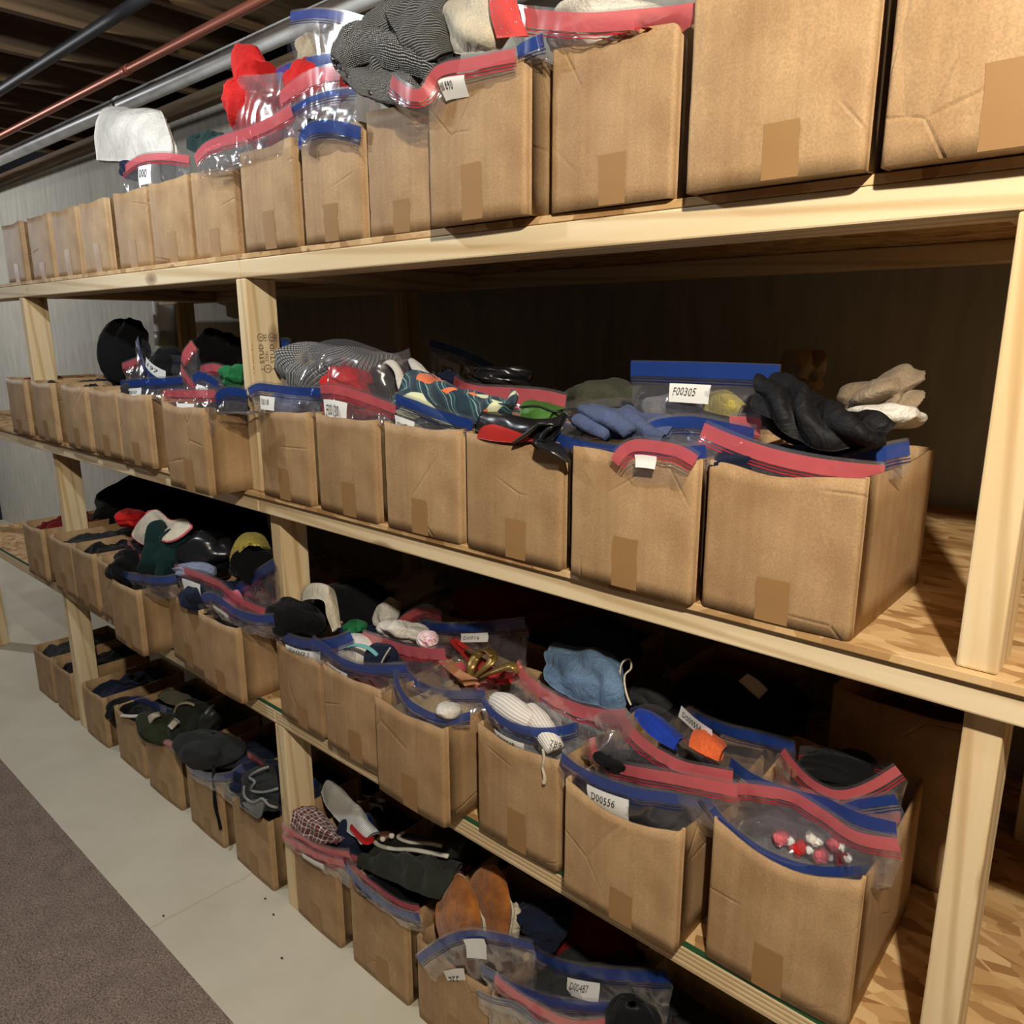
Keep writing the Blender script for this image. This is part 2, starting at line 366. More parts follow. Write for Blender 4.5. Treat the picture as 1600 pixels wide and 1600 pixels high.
for (xa, za, zb) in ((-1.607, Z2, 1.568), (-1.590, Z3, 1.053), (-1.590, 0, 0.520), (-0.160, Z2, 1.568), (-0.150, Z3, 1.053), (-0.155, 0, 0.520),
                     (-3.02, Z2, 1.568), (-3.0, Z3, 1.053), (-3.01, 0, 0.520), (-4.14, Z2, 1.568), (-4.14, Z3, 1.053), (-4.14, 0, 0.520)):
    post = member('post', xa, xa + 0.040, 0.001 + (0.029 if za == Z3 else 0), 0.074 + (0.029 if za == Z3 else 0), za + 0.0005, zb - 0.0005, 'pine_z')
    if (xa, za) == (-1.607, Z2): stamp_post = post
for x in (-3.17, -1.80, -0.14):
    for za, zb in ((Z2, 1.568), (Z3, 1.053), (0, 0.52)):
        member('post', x, x + 0.038, 0.60, 0.6645, za, zb, 'pine_z')

# ------------------------------------------------------------------ text
def text_mesh(s, size=1.0, shear=0.18, jitter=0.03, seed=0):
    cu = bpy.data.curves.new('t', 'FONT'); cu.body = s; cu.size = size; cu.shear = shear; cu.resolution_u = 2; cu.space_character = 1.05
    ob = bpy.data.objects.new('t', cu); COL.objects.link(ob)
    me = ob.to_mesh(); V = np.array([v.co[:] for v in me.vertices]); F = [list(p.vertices) for p in me.polygons]
    ob.to_mesh_clear(); bpy.data.objects.remove(ob); bpy.data.curves.remove(cu)
    if len(V): V[:, 1] += jitter * size * np.sin(V[:, 0] / size * 3 + seed); V[:, 0] += jitter * size * np.sin(V[:, 1] / size * 5 + seed)
    return V, F
# grade stamp on the post: letters run down the wide side that faces +x
def ring(n, r0, r1):
    a = np.linspace(0, 2 * math.pi, n, endpoint=False)
    V = np.concatenate([np.stack([np.cos(a) * r, np.sin(a) * r, a * 0], 1) for r in (r0, r1)])
    return V, gridF(2, n, True)
SX = -1.607 + 0.040 + 0.0004
def stamp(parts, y, z):
    V, F = [], []
    for (VV, FF, u, w) in parts:
        o = len(V)
        for p in VV: V.append((SX, y - w - p[1], z + u + p[0]))
        F += [[o + i for i in f] for f in FF]
    mesh_obj('grade_stamp', V, F, 'brown_ink', stamp_post, smooth=False)['label'] = 'dark inked stud grade stamp'
for y in (0.022, 0.049):
    pr = []
    for (s, size, u, w) in (('STUD', 0.0165, 0.021, -0.006), ('2', 0.012, 0.006, -0.005), ('145', 0.011, 0.068, -0.016), ('S-DRY', 0.0080, 0.026, -0.017), ('KD-HT', 0.0060, 0.026, -0.0115)):
        VV, FF = text_mesh(s, size, 0, 0); pr.append((VV, FF, u, w))
    for (r, u, w) in ((0.0085, 0.078, -0.001), (0.0092, 0.010, -0.0135)):
        VV, FF = ring(20, r * 0.84, r); pr.append((VV, FF, u, w))
        VV, FF = text_mesh('S', r * 1.5, 0.2, 0); pr.append((VV, FF, u - r * 0.45, w - r * 0.55))
    stamp(pr, y + 0.004, 1.366)
VV, FF = text_mesh('- -- ----- ~ -', 0.013, 0, 0.02); stamp([(VV, FF, 0, 0)], 0.008, 1.366)

# ------------------------------------------------------------------ boxes
rnd = random.Random(5); BOXES = []
def card_box(label, x0, x1, y0, z, h=0.195, d=0.30, rot=0.0, bulge=0.004, flare=0.0, sag=0.004, tape=1, seed=0, group=None):
    """open-topped carton: wrap-round front and back, two sides, base, tape on the front"""
    w = x1 - x0; cx = (x0 + x1) / 2; cy = y0 + d / 2
    R = np.array([[math.cos(rot), -math.sin(rot), 0], [math.sin(rot), math.cos(rot), 0], [0, 0, 1]])
    base = np.array([cx, cy, z + 0.0006])
    rt = root('cardboard_box', label, 'box', base, group)
    BOXES.append((x0 + 0.007, x1 - 0.007, y0 + 0.009, y0 + d - 0.008, z + 0.008, z + h - sag - 0.004))
    def P(V): return (np.asarray(V, float).reshape(-1, 3) @ R.T) + base
    t = 0.004; r = 0.007; rs = np.random.RandomState(seed)
    def wrap(sgn, bul, fl, sg):
        a = np.linspace(0, math.pi / 2, 5)
        xs = np.concatenate([[-w / 2], -w / 2 + r * (1 - np.cos(a)), np.linspace(-w / 2 + r, w / 2 - r, 13)[1:-1], (w / 2 - r * (1 - np.cos(a)))[::-1], [w / 2]])
        ys = np.concatenate([[r * 2.2], r * (1 - np.sin(a)), np.zeros(11), (r * (1 - np.sin(a)))[::-1], [r * 2.2]])
        zs = np.linspace(0, h, 11); n = len(xs); out = []
        inn = np.sign(xs) * -1
        for k, zz in enumerate(zs):
            vv = zz / h; uu = np.clip((xs + w / 2) / w, 0, 1); env = np.sin(math.pi * uu)
            yy = ys - bul * env * (0.35 + 0.65 * math.sin(math.pi * min(vv * 0.9 + 0.05, 1))) - fl * env * vv ** 2 + rs.normal() * 0.0003
            zr = zz - sg * env ** 1.5 * vv ** 3 + (0.0012 * np.sin(xs * 60 + seed) * vv ** 6)
            out.append(np.stack([xs, yy, zr + xs * 0], 1))
        O = np.array(out)
        N = np.zeros_like(O); tx = np.gradient(O[0, :, 0]); ty = np.gradient(O[0, :, 1]); L = np.hypot(tx, ty) + 1e-9
        N[:, :, 0] = -ty / L; N[:, :, 1] = tx / L
        I = O + N * t
        V = np.concatenate([O.reshape(-1, 3), I.reshape(-1, 3)]); m = len(zs); q = m * n
        F = gridF(m, n) + [f[::-1] for f in gridF(m, n, off=q)]
        F += [((m - 1) * n + j, (m - 1) * n + j + 1, q + (m - 1) * n + j + 1, q + (m - 1) * n + j) for j in range(n - 1)]
        F += [(j + 1, j, q + j, q + j + 1) for j in range(n - 1)]
        F += [(i * n, i * n + n, q + i * n + n, q + i * n)[::-1] for i in range(m - 1)] + [(i * n + n - 1, i * n + 2 * n - 1, q + i * n + 2 * n - 1, q + i * n + n - 1) for i in range(m - 1)]
        V[:, 1] = V[:, 1] - d / 2
        if sgn < 0: V[:, 0] *= -1; V[:, 1] *= -1
        return V, F, O
    V, F, O = wrap(1, bulge, flare, sag); mesh_obj('front_panel', P(V), F, 'cardboard', rt)
    V, F, _ = wrap(-1, 0.002, 0, 0.002); mesh_obj('back_panel', P(V), F, 'cardboard', rt)
    for s in (-1, 1):
        g = []
        for zz in np.linspace(0, h, 6):
            yy = np.linspace(-d / 2 + r * 2.15, d / 2 - r * 2.15, 9); e = np.sin(math.pi * (yy / d + 0.5))
            g.append(np.stack([s * (w / 2 + 0.0015 * e * math.sin(math.pi * zz / h)), yy, zz - sag * 0.6 * e * (zz / h) ** 3], 1))
        O2 = np.array(g); I2 = O2 - [s * t, 0, 0]; V = np.concatenate([O2.reshape(-1, 3), I2.reshape(-1, 3)]); q = 54
        F = gridF(6, 9) + [f[::-1] for f in gridF(6, 9, off=q)] + [(45 + j, 46 + j, q + 46 + j, q + 45 + j) for j in range(8)] + [(j + 1, j, q + j, q + j + 1) for j in range(8)]
        F += [(i * 9, i * 9 + 9, q + i * 9 + 9, q + i * 9)[::-1] for i in range(5)] + [(i * 9 + 8, i * 9 + 17, q + i * 9 + 17, q + i * 9 + 8) for i in range(5)]
        mesh_obj('side_panel', P(V), F, 'cardboard', rt)
    V, F = boxVF(-w / 2 + t, w / 2 - t, -d / 2 + t, d / 2 - t, 0.001, 0.005); mesh_obj('base_panel', P(V), F, 'cardboard', rt, smooth=False)
    if tape:
        u0 = 0.42 + rs.uniform(-0.06, 0.06); tw = 0.042; th = 0.06 + rs.uniform(-0.012, 0.02)
        xs = np.linspace(-w / 2 + u0 * w, -w / 2 + u0 * w + tw, 5); g = []
        for zz in np.linspace(0.001, th, 6):
            row = []
            for xx in xs:
                k = zz / h * 10; i = int(k); f = k - i
                col = [np.interp(xx, O[i2, 2:-2, 0], O[i2, 2:-2, 1]) for i2 in (i, min(i + 1, 10))]
                row.append((xx + (zz / th) * 0.002 * rs.uniform(-1, 1), col[0] * (1 - f) + col[1] * f - 0.0006 - d / 2, zz))
            g.append(row)
        mesh_obj('tape_strip', P(np.array(g)), gridF(6, 5), 'box_tape', rt)
    return rt
T, M_, L_, B_ = 'on the top shelf', 'on the second shelf', 'on the third shelf', 'on the floor'
BOX = [  # label, x0, x1, y0, z, kw
 ('cardboard box on the top shelf, under the white linen bundle', -2.26, -2.07, 0.03, Z1, {}),
 ('cardboard box on the top shelf with a red banded bag and small label', -2.045, -1.85, 0.03, Z1, {}),
 ('cardboard box on the top shelf with dark green leaves of cloth above', -1.835, -1.65, 0.035, Z1, {}),
 ('cardboard box on the top shelf beneath the bright red cloth', -1.555, -1.355, 0.0, Z1, {}),
 ('cardboard box on the top shelf with navy bag hanging over its rim', -1.335, -1.155, 0.0, Z1, {'h': .19}),
 ('cardboard box on the top shelf beneath the black and white knit', -1.14, -0.965, 0.002, Z1, {'h': .20}),
 ('cardboard box on the top shelf under the cream cap', -0.95, -0.755, -0.03, Z1, {'h': .205}),
 ('cardboard box on the top shelf under the long red bag band', -0.725, -0.530, -0.008, Z1, {'h': .205}),
 ('large creased cardboard box on the top shelf, second from the right', -0.50, -0.293, -0.03, Z1, {'h': .21}),
 ('cardboard box on the top shelf at the right edge of view', -0.280, -0.08, -0.03, Z1, {'h': .21}),
 ('cardboard box on the second shelf below the bag labelled 197', -2.235, -2.045, -0.03, Z2, {}),
 ('cardboard box on the second shelf, half hidden behind a protruding box', -2.0, -1.812, -0.015, Z2, {}),
 ('cardboard box protruding over the second shelf edge left of the stamped post', -1.802, -1.611, -0.10, Z2, {'h': .195}),
 ('cardboard box on the second shelf just right of the stamped post', -1.54, -1.350, -0.01, Z2, {'flare': .004}),
 ('cardboard box on the second shelf below the red bag F00130', -1.322, -1.130, -0.012, Z2, {}),
 ('cardboard box on the second shelf below the teal patterned cloth', -1.108, -0.912, -0.012, Z2, {}),
 ('cardboard box on the second shelf below the black strapped garment', -0.895, -0.692, -0.014, Z2, {}),
 ('cardboard box on the second shelf below the slate blue knit', -0.672, -0.470, -0.02, Z2, {}),
 ('largest looking cardboard box on the second shelf, at its right end', -0.462, -0.270, -0.01, Z2, {'sag': .010}),
 ('cardboard box protruding from the third shelf below the teal jumper', -2.31, -2.108, -0.085, Z3, {}),
 ('cardboard box on the third shelf at the sloping red bag start', -2.05, -1.855, -0.03, Z3, {}),
 ('cardboard box on the third shelf with the pink sock, left of the post', -1.835, -1.645, -0.05, Z3, {}),
 ('cardboard box on the third shelf under the black knit, right of the post', -1.530, -1.355, -0.015, Z3, {'h': .185}),
 ('cardboard box on the third shelf under the teal striped socks', -1.338, -1.145, -0.02, Z3, {'h': .19}),
 ('cardboard box on the third shelf under the gaping empty blue bag', -1.115, -0.920, -0.055, Z3, {'h': .20}),
 ('cardboard box on the third shelf holding rolled white socks', -0.880, -0.695, -0.012, Z3, {'h': .21, 'sag': .012}),
 ('cardboard box on the third shelf holding the bag labelled D00556', -0.665, -0.460, -0.035, Z3, {'h': .20, 'sag': .022}),
 ('cardboard box on the third shelf holding wrapped candy, far right', -0.428, -0.228, -0.004, Z3, {'h': .225, 'sag': .026}),
 ('cardboard box on the floor under the toothed black shoe', -2.66, -2.45, 0.005, 0, {}),
 ('cardboard box on the floor holding dark green shoes', -2.41, -2.19, 0.0, 0, {'h': .215}),
 ('cardboard box on the floor under the dark grey felt hat', -2.125, -1.92, 0.0, 0, {'h': .21}),
 ('cardboard box on the floor with denim ruffle hanging over its rim', -1.855, -1.655, 0.0, 0, {'h': .21}),
 ('cardboard box on the floor below the plaid cloth', -1.548, -1.360, 0.0, 0, {'h': .215}),
 ('cardboard box on the floor below the open red and blue bag', -1.315, -1.115, 0.0, 0, {'h': .225}),
 ('cardboard box on the floor in front of the tan slippers', -1.082, -0.875, 0.0, 0, {'h': .205}),
 ('cardboard box on the floor at the bottom edge, under stacked bags', -0.862, -0.655, 0.0, 0, {'h': .205}),
 ('cardboard box on the floor below the bag labelled D00487', -0.640, -0.44, 0.0, 0, {'h': .205}),
 ('bare cardboard box on the top shelf, fourth from its left end', -2.500, -2.310, 0.03, Z1, {}),
 ('bare cardboard box on the top shelf, third from its left end', -2.720, -2.530, 0.03, Z1, {}),
 ('bare cardboard box on the top shelf, second from its left end', -2.940, -2.750, 0.03, Z1, {}),
 ('bare cardboard box on the top shelf, first from its left end', -3.200, -3.010, 0.03, Z1, {}),
 ('bare cardboard box on the second shelf, fourth from its left end', -2.460, -2.270, -0.02, Z2, {}),
 ('bare cardboard box on the second shelf, third from its left end', -2.680, -2.490, -0.02, Z2, {}),
 ('bare cardboard box on the second shelf, second from its left end', -2.955, -2.765, -0.02, Z2, {}),
 ('bare cardboard box on the second shelf, first from its left end', -3.220, -3.030, -0.02, Z2, {}),
 ('bare cardboard box on the third shelf, fourth from its left end', -2.540, -2.350, -0.03, Z3, {}),
 ('bare cardboard box on the third shelf, third from its left end', -2.760, -2.570, -0.03, Z3, {}),
 ('bare cardboard box on the third shelf, second from its left end', -2.955, -2.765, -0.03, Z3, {}),
 ('bare cardboard box on the third shelf, first from its left end', -3.240, -3.050, -0.03, Z3, {}),
 ('bare cardboard box on the floor row, third from its left end', -2.940, -2.750, 0.0, 0, {}),
 ('bare cardboard box on the floor row, second from its left end', -3.240, -3.050, 0.0, 0, {}),
 ('bare cardboard box on the floor row, first from its left end', -3.460, -3.270, 0.0, 0, {}),
 ('tall dark cardboard box in the back row of the third shelf', -0.40, -0.18, 0.36, Z3, {'h': .30, 'd': .28}),
 ('cardboard box in the back row behind the denim garment', -0.75, -0.53, 0.36, Z3, {'d': .28}),
 ('cardboard box in the back row behind the sandals', -1.10, -0.88, 0.36, Z3, {'d': .28}),
 ('cardboard box in the back row behind the black lump of cloth', -1.45, -1.23, 0.36, Z3, {'d': .28}),
 ('cardboard box in the back row of the second shelf behind the teal cloth', -1.40, -1.18, 0.36, Z2, {'d': .28}),
 ('cardboard box in the back row of the second shelf behind the olive cloth', -1.05, -0.83, 0.36, Z2, {'d': .28}),
 ('cardboard box in the back row of the second shelf behind the black satin', -0.66, -0.44, 0.36, Z2, {'d': .28}),
]
for i, (lb, x0, x1, y0, z, kw) in enumerate(BOX):
    k = dict(bulge=0.002 + 0.004 * rnd.random(), sag=0.003 + 0.003 * rnd.random(), rot=rnd.uniform(-0.02, 0.02)); k.update(kw)
    card_box(lb, x0, x1, y0, z, seed=i, **k)

# ------------------------------------------------------------------ builders for what the boxes hold
def yl(y, n):
    if isinstance(y, (int, float)): return [y] * n
    if len(y) == n: return list(y)
    return list(np.interp(np.linspace(0, 1, n), np.linspace(0, 1, len(y)), y))
def pts(P, y):
    P = list(P); Y = yl(y, len(P)); return np.array([at(p[0], p[1], q) for p, q in zip(P, Y)])
def fit(V, over=False, cx=None, cy=None):
    """keep what lies below a carton's rim inside that carton"""
    V = np.array(V, float); sh = V.shape; V = V.reshape(-1, 3)
    zc = np.median(V[:, 2])
    for lo, hi in ((0.0, 0.516), (Z3, 1.049), (Z2, 1.564)):        # stay between the decks
        if lo < zc < hi and V[:, 1].mean() > 0.0: V[:, 2] = np.clip(V[:, 2], lo + 0.001, hi)
    V[:, 1] = np.minimum(V[:, 1], 0.595)
    cx = np.median(V[:, 0]) if cx is None else cx; cy = np.median(V[:, 1]) if cy is None else cy; zt = V[:, 2].max()
    best = None
    for b in BOXES:
        if b[0] - 0.03 <= cx <= b[1] + 0.03 and b[2] - 0.09 <= cy <= b[3] + 0.03 and b[4] - 0.05 < zt < b[5] + 0.30:
            k = abs(cx - (b[0] + b[1]) / 2) + abs(cy - (b[2] + b[3]) / 2) * 0.2
            if best is None or k < best[0]: best = (k, b)
    if best is None: return V.reshape(sh)
    x0, x1, y0, y1, z0, z1 = best[1]
    low = V[:, 2] < z1
    if over: low &= V[:, 1] > y0 + 0.004
    V[low, 0] = np.clip(V[low, 0], x0, x1); V[low, 1] = np.clip(V[low, 1], y0, y1); V[low, 2] = np.maximum(V[low, 2], z0)
    return V.reshape(sh)
class Sheet:
    """one film of a bag: mouth curve M, hanging along d, then easing to a bottom line"""
    def __init__(s, M, h, yb, zb, bulge, sgn, wr, seed, n=40):
        s.M = spline(M, n); T = np.gradient(s.M, axis=0); T /= np.linalg.norm(T, axis=1, keepdims=True) + 1e-9
        Z = np.array([0, 0, 1.0]); d = -(Z - (T @ Z)[:, None] * T); d[:, 1] *= 0.6; d /= np.linalg.norm(d, axis=1, keepdims=True)
        k = np.ones(7) / 7
        for c in range(3): d[:, c] = np.convolve(np.pad(d[:, c], 3, mode='edge'), k, 'valid')
        s.d = d / np.linalg.norm(d, axis=1, keepdims=True)
        N = np.cross(T, s.d); N *= np.sign(-(N[:, 1] + N[:, 0] * -0.9))[:, None]; N /= np.linalg.norm(N, axis=1, keepdims=True) + 1e-9
        s.N = N; s.n = n; s.h = h; s.bulge = bulge * sgn; s.wr = wr; s.seed = seed; s.v0 = 0.032
        Q = s.M + s.d * s.v0; cx = Q[:, 0].mean(); zbot = Q[:, 2].min() - h if zb is None else zb
        B = Q.copy(); B[:, 0] = cx + (Q[:, 0] - cx) * 0.86; B[:, 1] = (Q[:, 1] * 0.35 + Q[:, 1].mean() * 0.65) if yb is None else yb + (Q[:, 1] - Q[:, 1].mean()) * 0.25
        B[:, 2] = zbot; s.Q = Q; s.B = B
    def __call__(s, u, v):
        u = np.clip(np.asarray(u, float), 0, 1) * (s.n - 1); v = np.asarray(v, float)
        I = lambda A: np.stack([np.interp(u, np.arange(s.n), A[:, c]) for c in range(3)], -1)
        M, d, N, Q, B = I(s.M), I(s.d), I(s.N), I(s.Q), I(s.B)
        top = M + d * np.minimum(v, s.v0)[..., None]
        t = np.clip((v - s.v0) / s.h, 0, 1)[..., None]
        e = t * t * (3 - 2 * t) * 0.5 + t * 0.5
        P = np.where(v[..., None] <= s.v0, top, Q + (B - Q) * e)
        un = (u / (s.n - 1))[..., None]
        P = P + N * (np.sin(math.pi * t) * np.sin(math.pi * un) ** 0.7 * s.bulge)
        w = s.wr * np.clip((v - 0.014) / 0.035, 0.10, 1)
        return P + N * (w * (0.8 * sn(P, 60, s.seed, 2) + 1.3 * (np.abs(sn(P * np.array([1.0, 1.0, 0.6]), 85, s.seed + 3, 1)) - 0.5) + 0.45 * (np.abs(sn(P, 170, s.seed + 8, 1)) - 0.5)))[..., None]
NB = [0]
def bag(label, col, P, y, h=0.11, over=False, yb=None, zb=None, back=None, y2=None, bulge=0.005, wr=0.0055, band=0.017, lab=None, both=False, group=None, n=64, lip=0.004, plain=False):
    NB[0] += 1; sd = NB[0]
    M = pts(P, y); wr = wr * (0.6 if M[:, 2].mean() > Z1 else 1.0); fr = Sheet(M, h, yb, zb, bulge, 1, wr, sd, n)
    if back is not None: MB = pts(back, y2 if y2 is not None else y)
    else: MB = M - fr.N[np.linspace(0, n - 1, len(M)).astype(int)] * 0.004
    bk = Sheet(MB, h, None if yb is None else yb + 0.02, zb, bulge, -1, wr, sd + 500, n)
    c = M.mean(0); c[2] -= h
    rt = root('zip_bag', label, 'bag', c, group)
    us = np.linspace(0, 1, n); vs = np.concatenate([[0, lip, lip + band / 2, lip + band, 0.026, 0.032], 0.032 + h * np.linspace(0, 1, 22)[1:]])
    U, Vv = np.meshgrid(us, vs); m = len(vs)
    A, Bk = fr(U, Vv), bk(U, Vv)
    A, Bk = fit(A, over, M[:, 0].mean(), M[:, 1].mean() + 0.02), fit(Bk, over, M[:, 0].mean(), M[:, 1].mean() + 0.02)
    mesh_obj('film', np.concatenate([A.reshape(-1, 3), Bk.reshape(-1, 3)]), gridF(m, n) + gridF(m, n, off=m * n), 'bag_film', rt)
    def strip(sh, v0, v1, off, k=3):
        U, W = np.meshgrid(us, np.linspace(v0, v1, k)); P_ = sh(U, W)
        Nn = np.stack([np.interp(U * (n - 1), np.arange(n), sh.N[:, q]) for q in range(3)], -1)
        return fit((P_ + Nn * off).reshape(-1, 3), over, M[:, 0].mean(), M[:, 1].mean() + 0.02), gridF(k, n)
    if plain: band = 0.001
    V, F = strip(fr, lip, lip + band, 0.0007)
    if both:
        V2, F2 = strip(bk, lip, lip + band, 0.0007); F = F + [tuple(i + len(V) for i in f) for f in F2]; V = np.concatenate([V, V2])
    if not plain: mesh_obj('zip_band', V, F, 'band_' + col, rt)['label'] = ('blue' if col == 'blue' else 'red') + ' coloured zip band'
    V, F = [], []
    b0 = lip + band
    for (sh, a, w_) in ((fr, b0 + 0.003, 0.0011), (fr, b0 + 0.0068, 0.0014), (bk, b0 - 0.003, 0.0012), (bk, b0 + 0.001, 0.0010)):
        v_, f_ = strip(sh, a, a + w_, 0.0011 if sh is fr else 0.0014, 2); o = sum(len(q) for q in V); V.append(v_); F += [tuple(i + o for i in f) for f in f_]
    mesh_obj('seal_ridge', np.concatenate(V), F, 'bag_film' if plain else 'ridge_' + col, rt)
    for L in (lab or []):
        u0, u1, v0, v1, s = L[:5]; rel = L[5] if len(L) > 5 else 0.0
        sh = bk if (len(L) > 6 and L[6]) else fr
        def on(u, v, off):
            w0 = sh.wr; sh.wr = w0 * 0.12; P_ = sh(u, v); sh.wr = w0; off = off + 0.0028; N_ = np.stack([np.interp(np.asarray(u) * (n - 1), np.arange(n), sh.N[:, q]) for q in range(3)], -1); return P_ + N_ * off
        U, W = np.meshgrid(np.linspace(u0, u1, 8), np.linspace(v0, v1, 5)); W = W + rel * (U - u0)
        lo = mesh_obj('paper_label', on(U, W, 0.0016), gridF(5, 8), 'paper_white', rt); lo['label'] = 'white paper sticker'
        if s:
            VV, FF = text_mesh(s, 1.0, 0.15, 0.03, sd)
            if len(VV):
                a, b_ = VV[:, 0].min(), VV[:, 0].max(); H = VV[:, 1].max() - VV[:, 1].min(); z0 = VV[:, 1].min()
                uu = u0 + (u1 - u0) * (0.10 + 0.58 * (VV[:, 0] - a) / (b_ - a)); ww = v1 - (v1 - v0) * (0.28 + 0.46 * (VV[:, 1] - z0) / H) + rel * (uu - u0)
                mesh_obj('handwriting', on(uu, ww, 0.0024), FF, 'black_ink', lo, smooth=False)
    return rt
def lump(name, label, cat, px, py, y, w, h, d, mat, seed=0, amp=0.16, fold=3.2, rot=0.0, box=0.75, group=None, parent=None, m=44, n=72, uvs=(1, 1), over=False):
    c = at(px, py, y); amp *= 1.7; s = mpp(px, py, y); a, b = w / 2 * s, h / 2 * s
    th = np.linspace(0.02, math.pi - 0.02, m)[:, None]; ph = np.linspace(0, 2 * math.pi, n, endpoint=False)[None]
    sg = lambda q: np.sign(q) * np.abs(q) ** box
    S = np.stack([sg(np.sin(th)) * sg(np.cos(ph)), sg(np.sin(th)) * sg(np.sin(ph)), sg(np.cos(th)) * np.ones_like(ph)], -1)
    S /= np.maximum(1.0, np.linalg.norm(S, axis=-1, keepdims=True) * 0.92)
    q = S + np.array([seed * 1.7, seed * 0.9, seed * 2.3])
    rs = np.random.RandomState(seed + 77); A3 = np.linalg.qr(rs.normal(size=(3, 3)))[0]
    q = (S @ A3) * np.array([1.0, 0.32, 0.6]) + np.array([seed * 1.7, seed * 0.9, seed * 2.3])
    f1 = sn(q, fold * 1.5, seed, 1); f2 = sn(q[..., ::-1] * np.array([0.5, 1.0, 0.8]), fold * 2.6, seed + 9, 1); f3 = sn(q, fold * 7, seed + 4, 2)
    r = 1 + amp * (1.1 * np.sqrt(f1 * f1 + 0.004) - 0.6) + amp * 0.75 * (0.42 - np.sqrt(f2 * f2 + 0.004)) + amp * 0.07 * f3
    S = S * r[..., None]
    cr, sr = math.cos(rot), math.sin(rot)
    ex = RGT * cr + UPV * sr; ez = -RGT * sr + UPV * cr
    V = c + S[..., 0:1] * a * ex + S[..., 1:2] * d / 2 * FWD + S[..., 2:3] * b * ez
    V = fit(V.reshape(-1, 3), over); F = gridF(m, n, True) + [tuple(range(n)), tuple((m - 1) * n + k for k in range(n))[::-1]]
    uv = np.stack(np.broadcast_arrays(ph / (2 * math.pi) * uvs[0] * 2, th / math.pi * uvs[1]), -1).reshape(-1, 2)
    if parent is not None: return mesh_obj(name, V, F, mat, parent, uv)
    return single(name, label, cat, V, F, mat, group, uv)
def cloth(name, label, cat, rows, mat, th=0.004, wr=0.003, wf=60, seed=0, m=26, n=34, group=None, edge=None, er=0.0016, edge_name='piping', parent=None, uvs=(1, 1), folds=None):
    """lofted fabric: rows of (px, py, y) run along it; thickened, wrinkled"""
    R = np.array([spline([at(*p) for p in r], n) for r in rows])
    G = np.stack([spline(R[:, j], m) for j in range(n)], 1)
    N = grid_normals(G); fl = np.sign(-(N @ FWD).mean()); N = N * fl
    w = sn(G, wf, seed, 3); G = G + N * (wr * w)[..., None]
    if folds:
        uu = gridUV(m, n).reshape(m, n, 2); fa, ff, fd = folds
        ph = ff * (uu[..., 0] * math.cos(fd) + uu[..., 1] * math.sin(fd)) + 1.6 * sn(G, 22, seed + 5, 2); e_ = np.sin(math.pi * np.clip(uu[..., 0] * 0.9 + 0.05, 0, 1)) ** 0.5
        G = G + N * (fa * e_ * (np.sqrt(np.sin(ph) ** 2 + 0.01) - 0.6))[..., None]
    N = grid_normals(G) * fl
    I = G - N * th; V = np.concatenate([G.reshape(-1, 3), I.reshape(-1, 3)]); q = m * n
    F = gridF(m, n) + [f[::-1] for f in gridF(m, n, off=q)]
    rim = [j for j in range(n)] + [i * n + n - 1 for i in range(1, m)] + [(m - 1) * n + j for j in range(n - 2, -1, -1)] + [i * n for i in range(m - 2, 0, -1)]
    F += [(rim[k], rim[(k + 1) % len(rim)], q + rim[(k + 1) % len(rim)], q + rim[k]) for k in range(len(rim))]
    uv = np.concatenate([gridUV(m, n) * uvs] * 2)
    o = mesh_obj(name, V, F, mat, parent, uv) if parent is not None else single(name, label, cat, V, F, mat, group, uv)
    if edge:
        L = G.reshape(-1, 3)[rim + [rim[0]]] - N.reshape(-1, 3)[rim + [rim[0]]] * th / 2; V, F = tubeVF(L, er, 6, cap=False)
        mesh_obj(edge_name, V, F, edge, o)
    return o
def tube(name, label, cat, P, r, mat, flat=1.0, n=30, ns=14, wr=0.0, seed=0, group=None, parent=None, uvs=(1, 1)):
    C = spline([at(*p) for p in P], n); rr = np.interp(np.linspace(0, 1, n), np.linspace(0, 1, len(r)), r) if not isinstance(r, (int, float)) else r
    V, F = tubeVF(C, rr, ns, flat); 
    if wr: V = V + (sn(V, 90, seed, 3) * wr)[:, None] * np.array([0.6, -0.6, 0.6])
    uv = gridUV(n, ns) * uvs
    return mesh_obj(name, V, F, mat, parent, uv) if parent is not None else single(name, label, cat, V, F, mat, group, uv)

# --- fabrics
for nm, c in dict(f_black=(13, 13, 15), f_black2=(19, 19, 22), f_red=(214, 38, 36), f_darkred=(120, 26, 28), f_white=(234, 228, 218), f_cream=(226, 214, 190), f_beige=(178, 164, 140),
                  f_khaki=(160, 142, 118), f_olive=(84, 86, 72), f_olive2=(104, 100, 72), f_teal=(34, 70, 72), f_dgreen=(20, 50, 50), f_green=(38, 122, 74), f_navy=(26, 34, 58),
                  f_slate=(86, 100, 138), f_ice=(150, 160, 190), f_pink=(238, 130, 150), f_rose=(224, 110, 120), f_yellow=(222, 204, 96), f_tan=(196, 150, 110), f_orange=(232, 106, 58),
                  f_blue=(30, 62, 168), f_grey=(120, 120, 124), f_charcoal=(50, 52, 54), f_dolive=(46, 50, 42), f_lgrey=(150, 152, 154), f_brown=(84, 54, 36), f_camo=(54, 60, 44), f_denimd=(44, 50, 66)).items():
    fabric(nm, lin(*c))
fabric('f_denim', lin(112, 140, 172), lin(88, 116, 152), scale=120, bs=0.5)
fabric('f_satin', (0.012, 0.012, 0.014), rough=0.62, sheen=0.0, bs=0.1); fabric('f_suede', lin(190, 118, 52), lin(150, 88, 34), sheen=0.3, var=25)
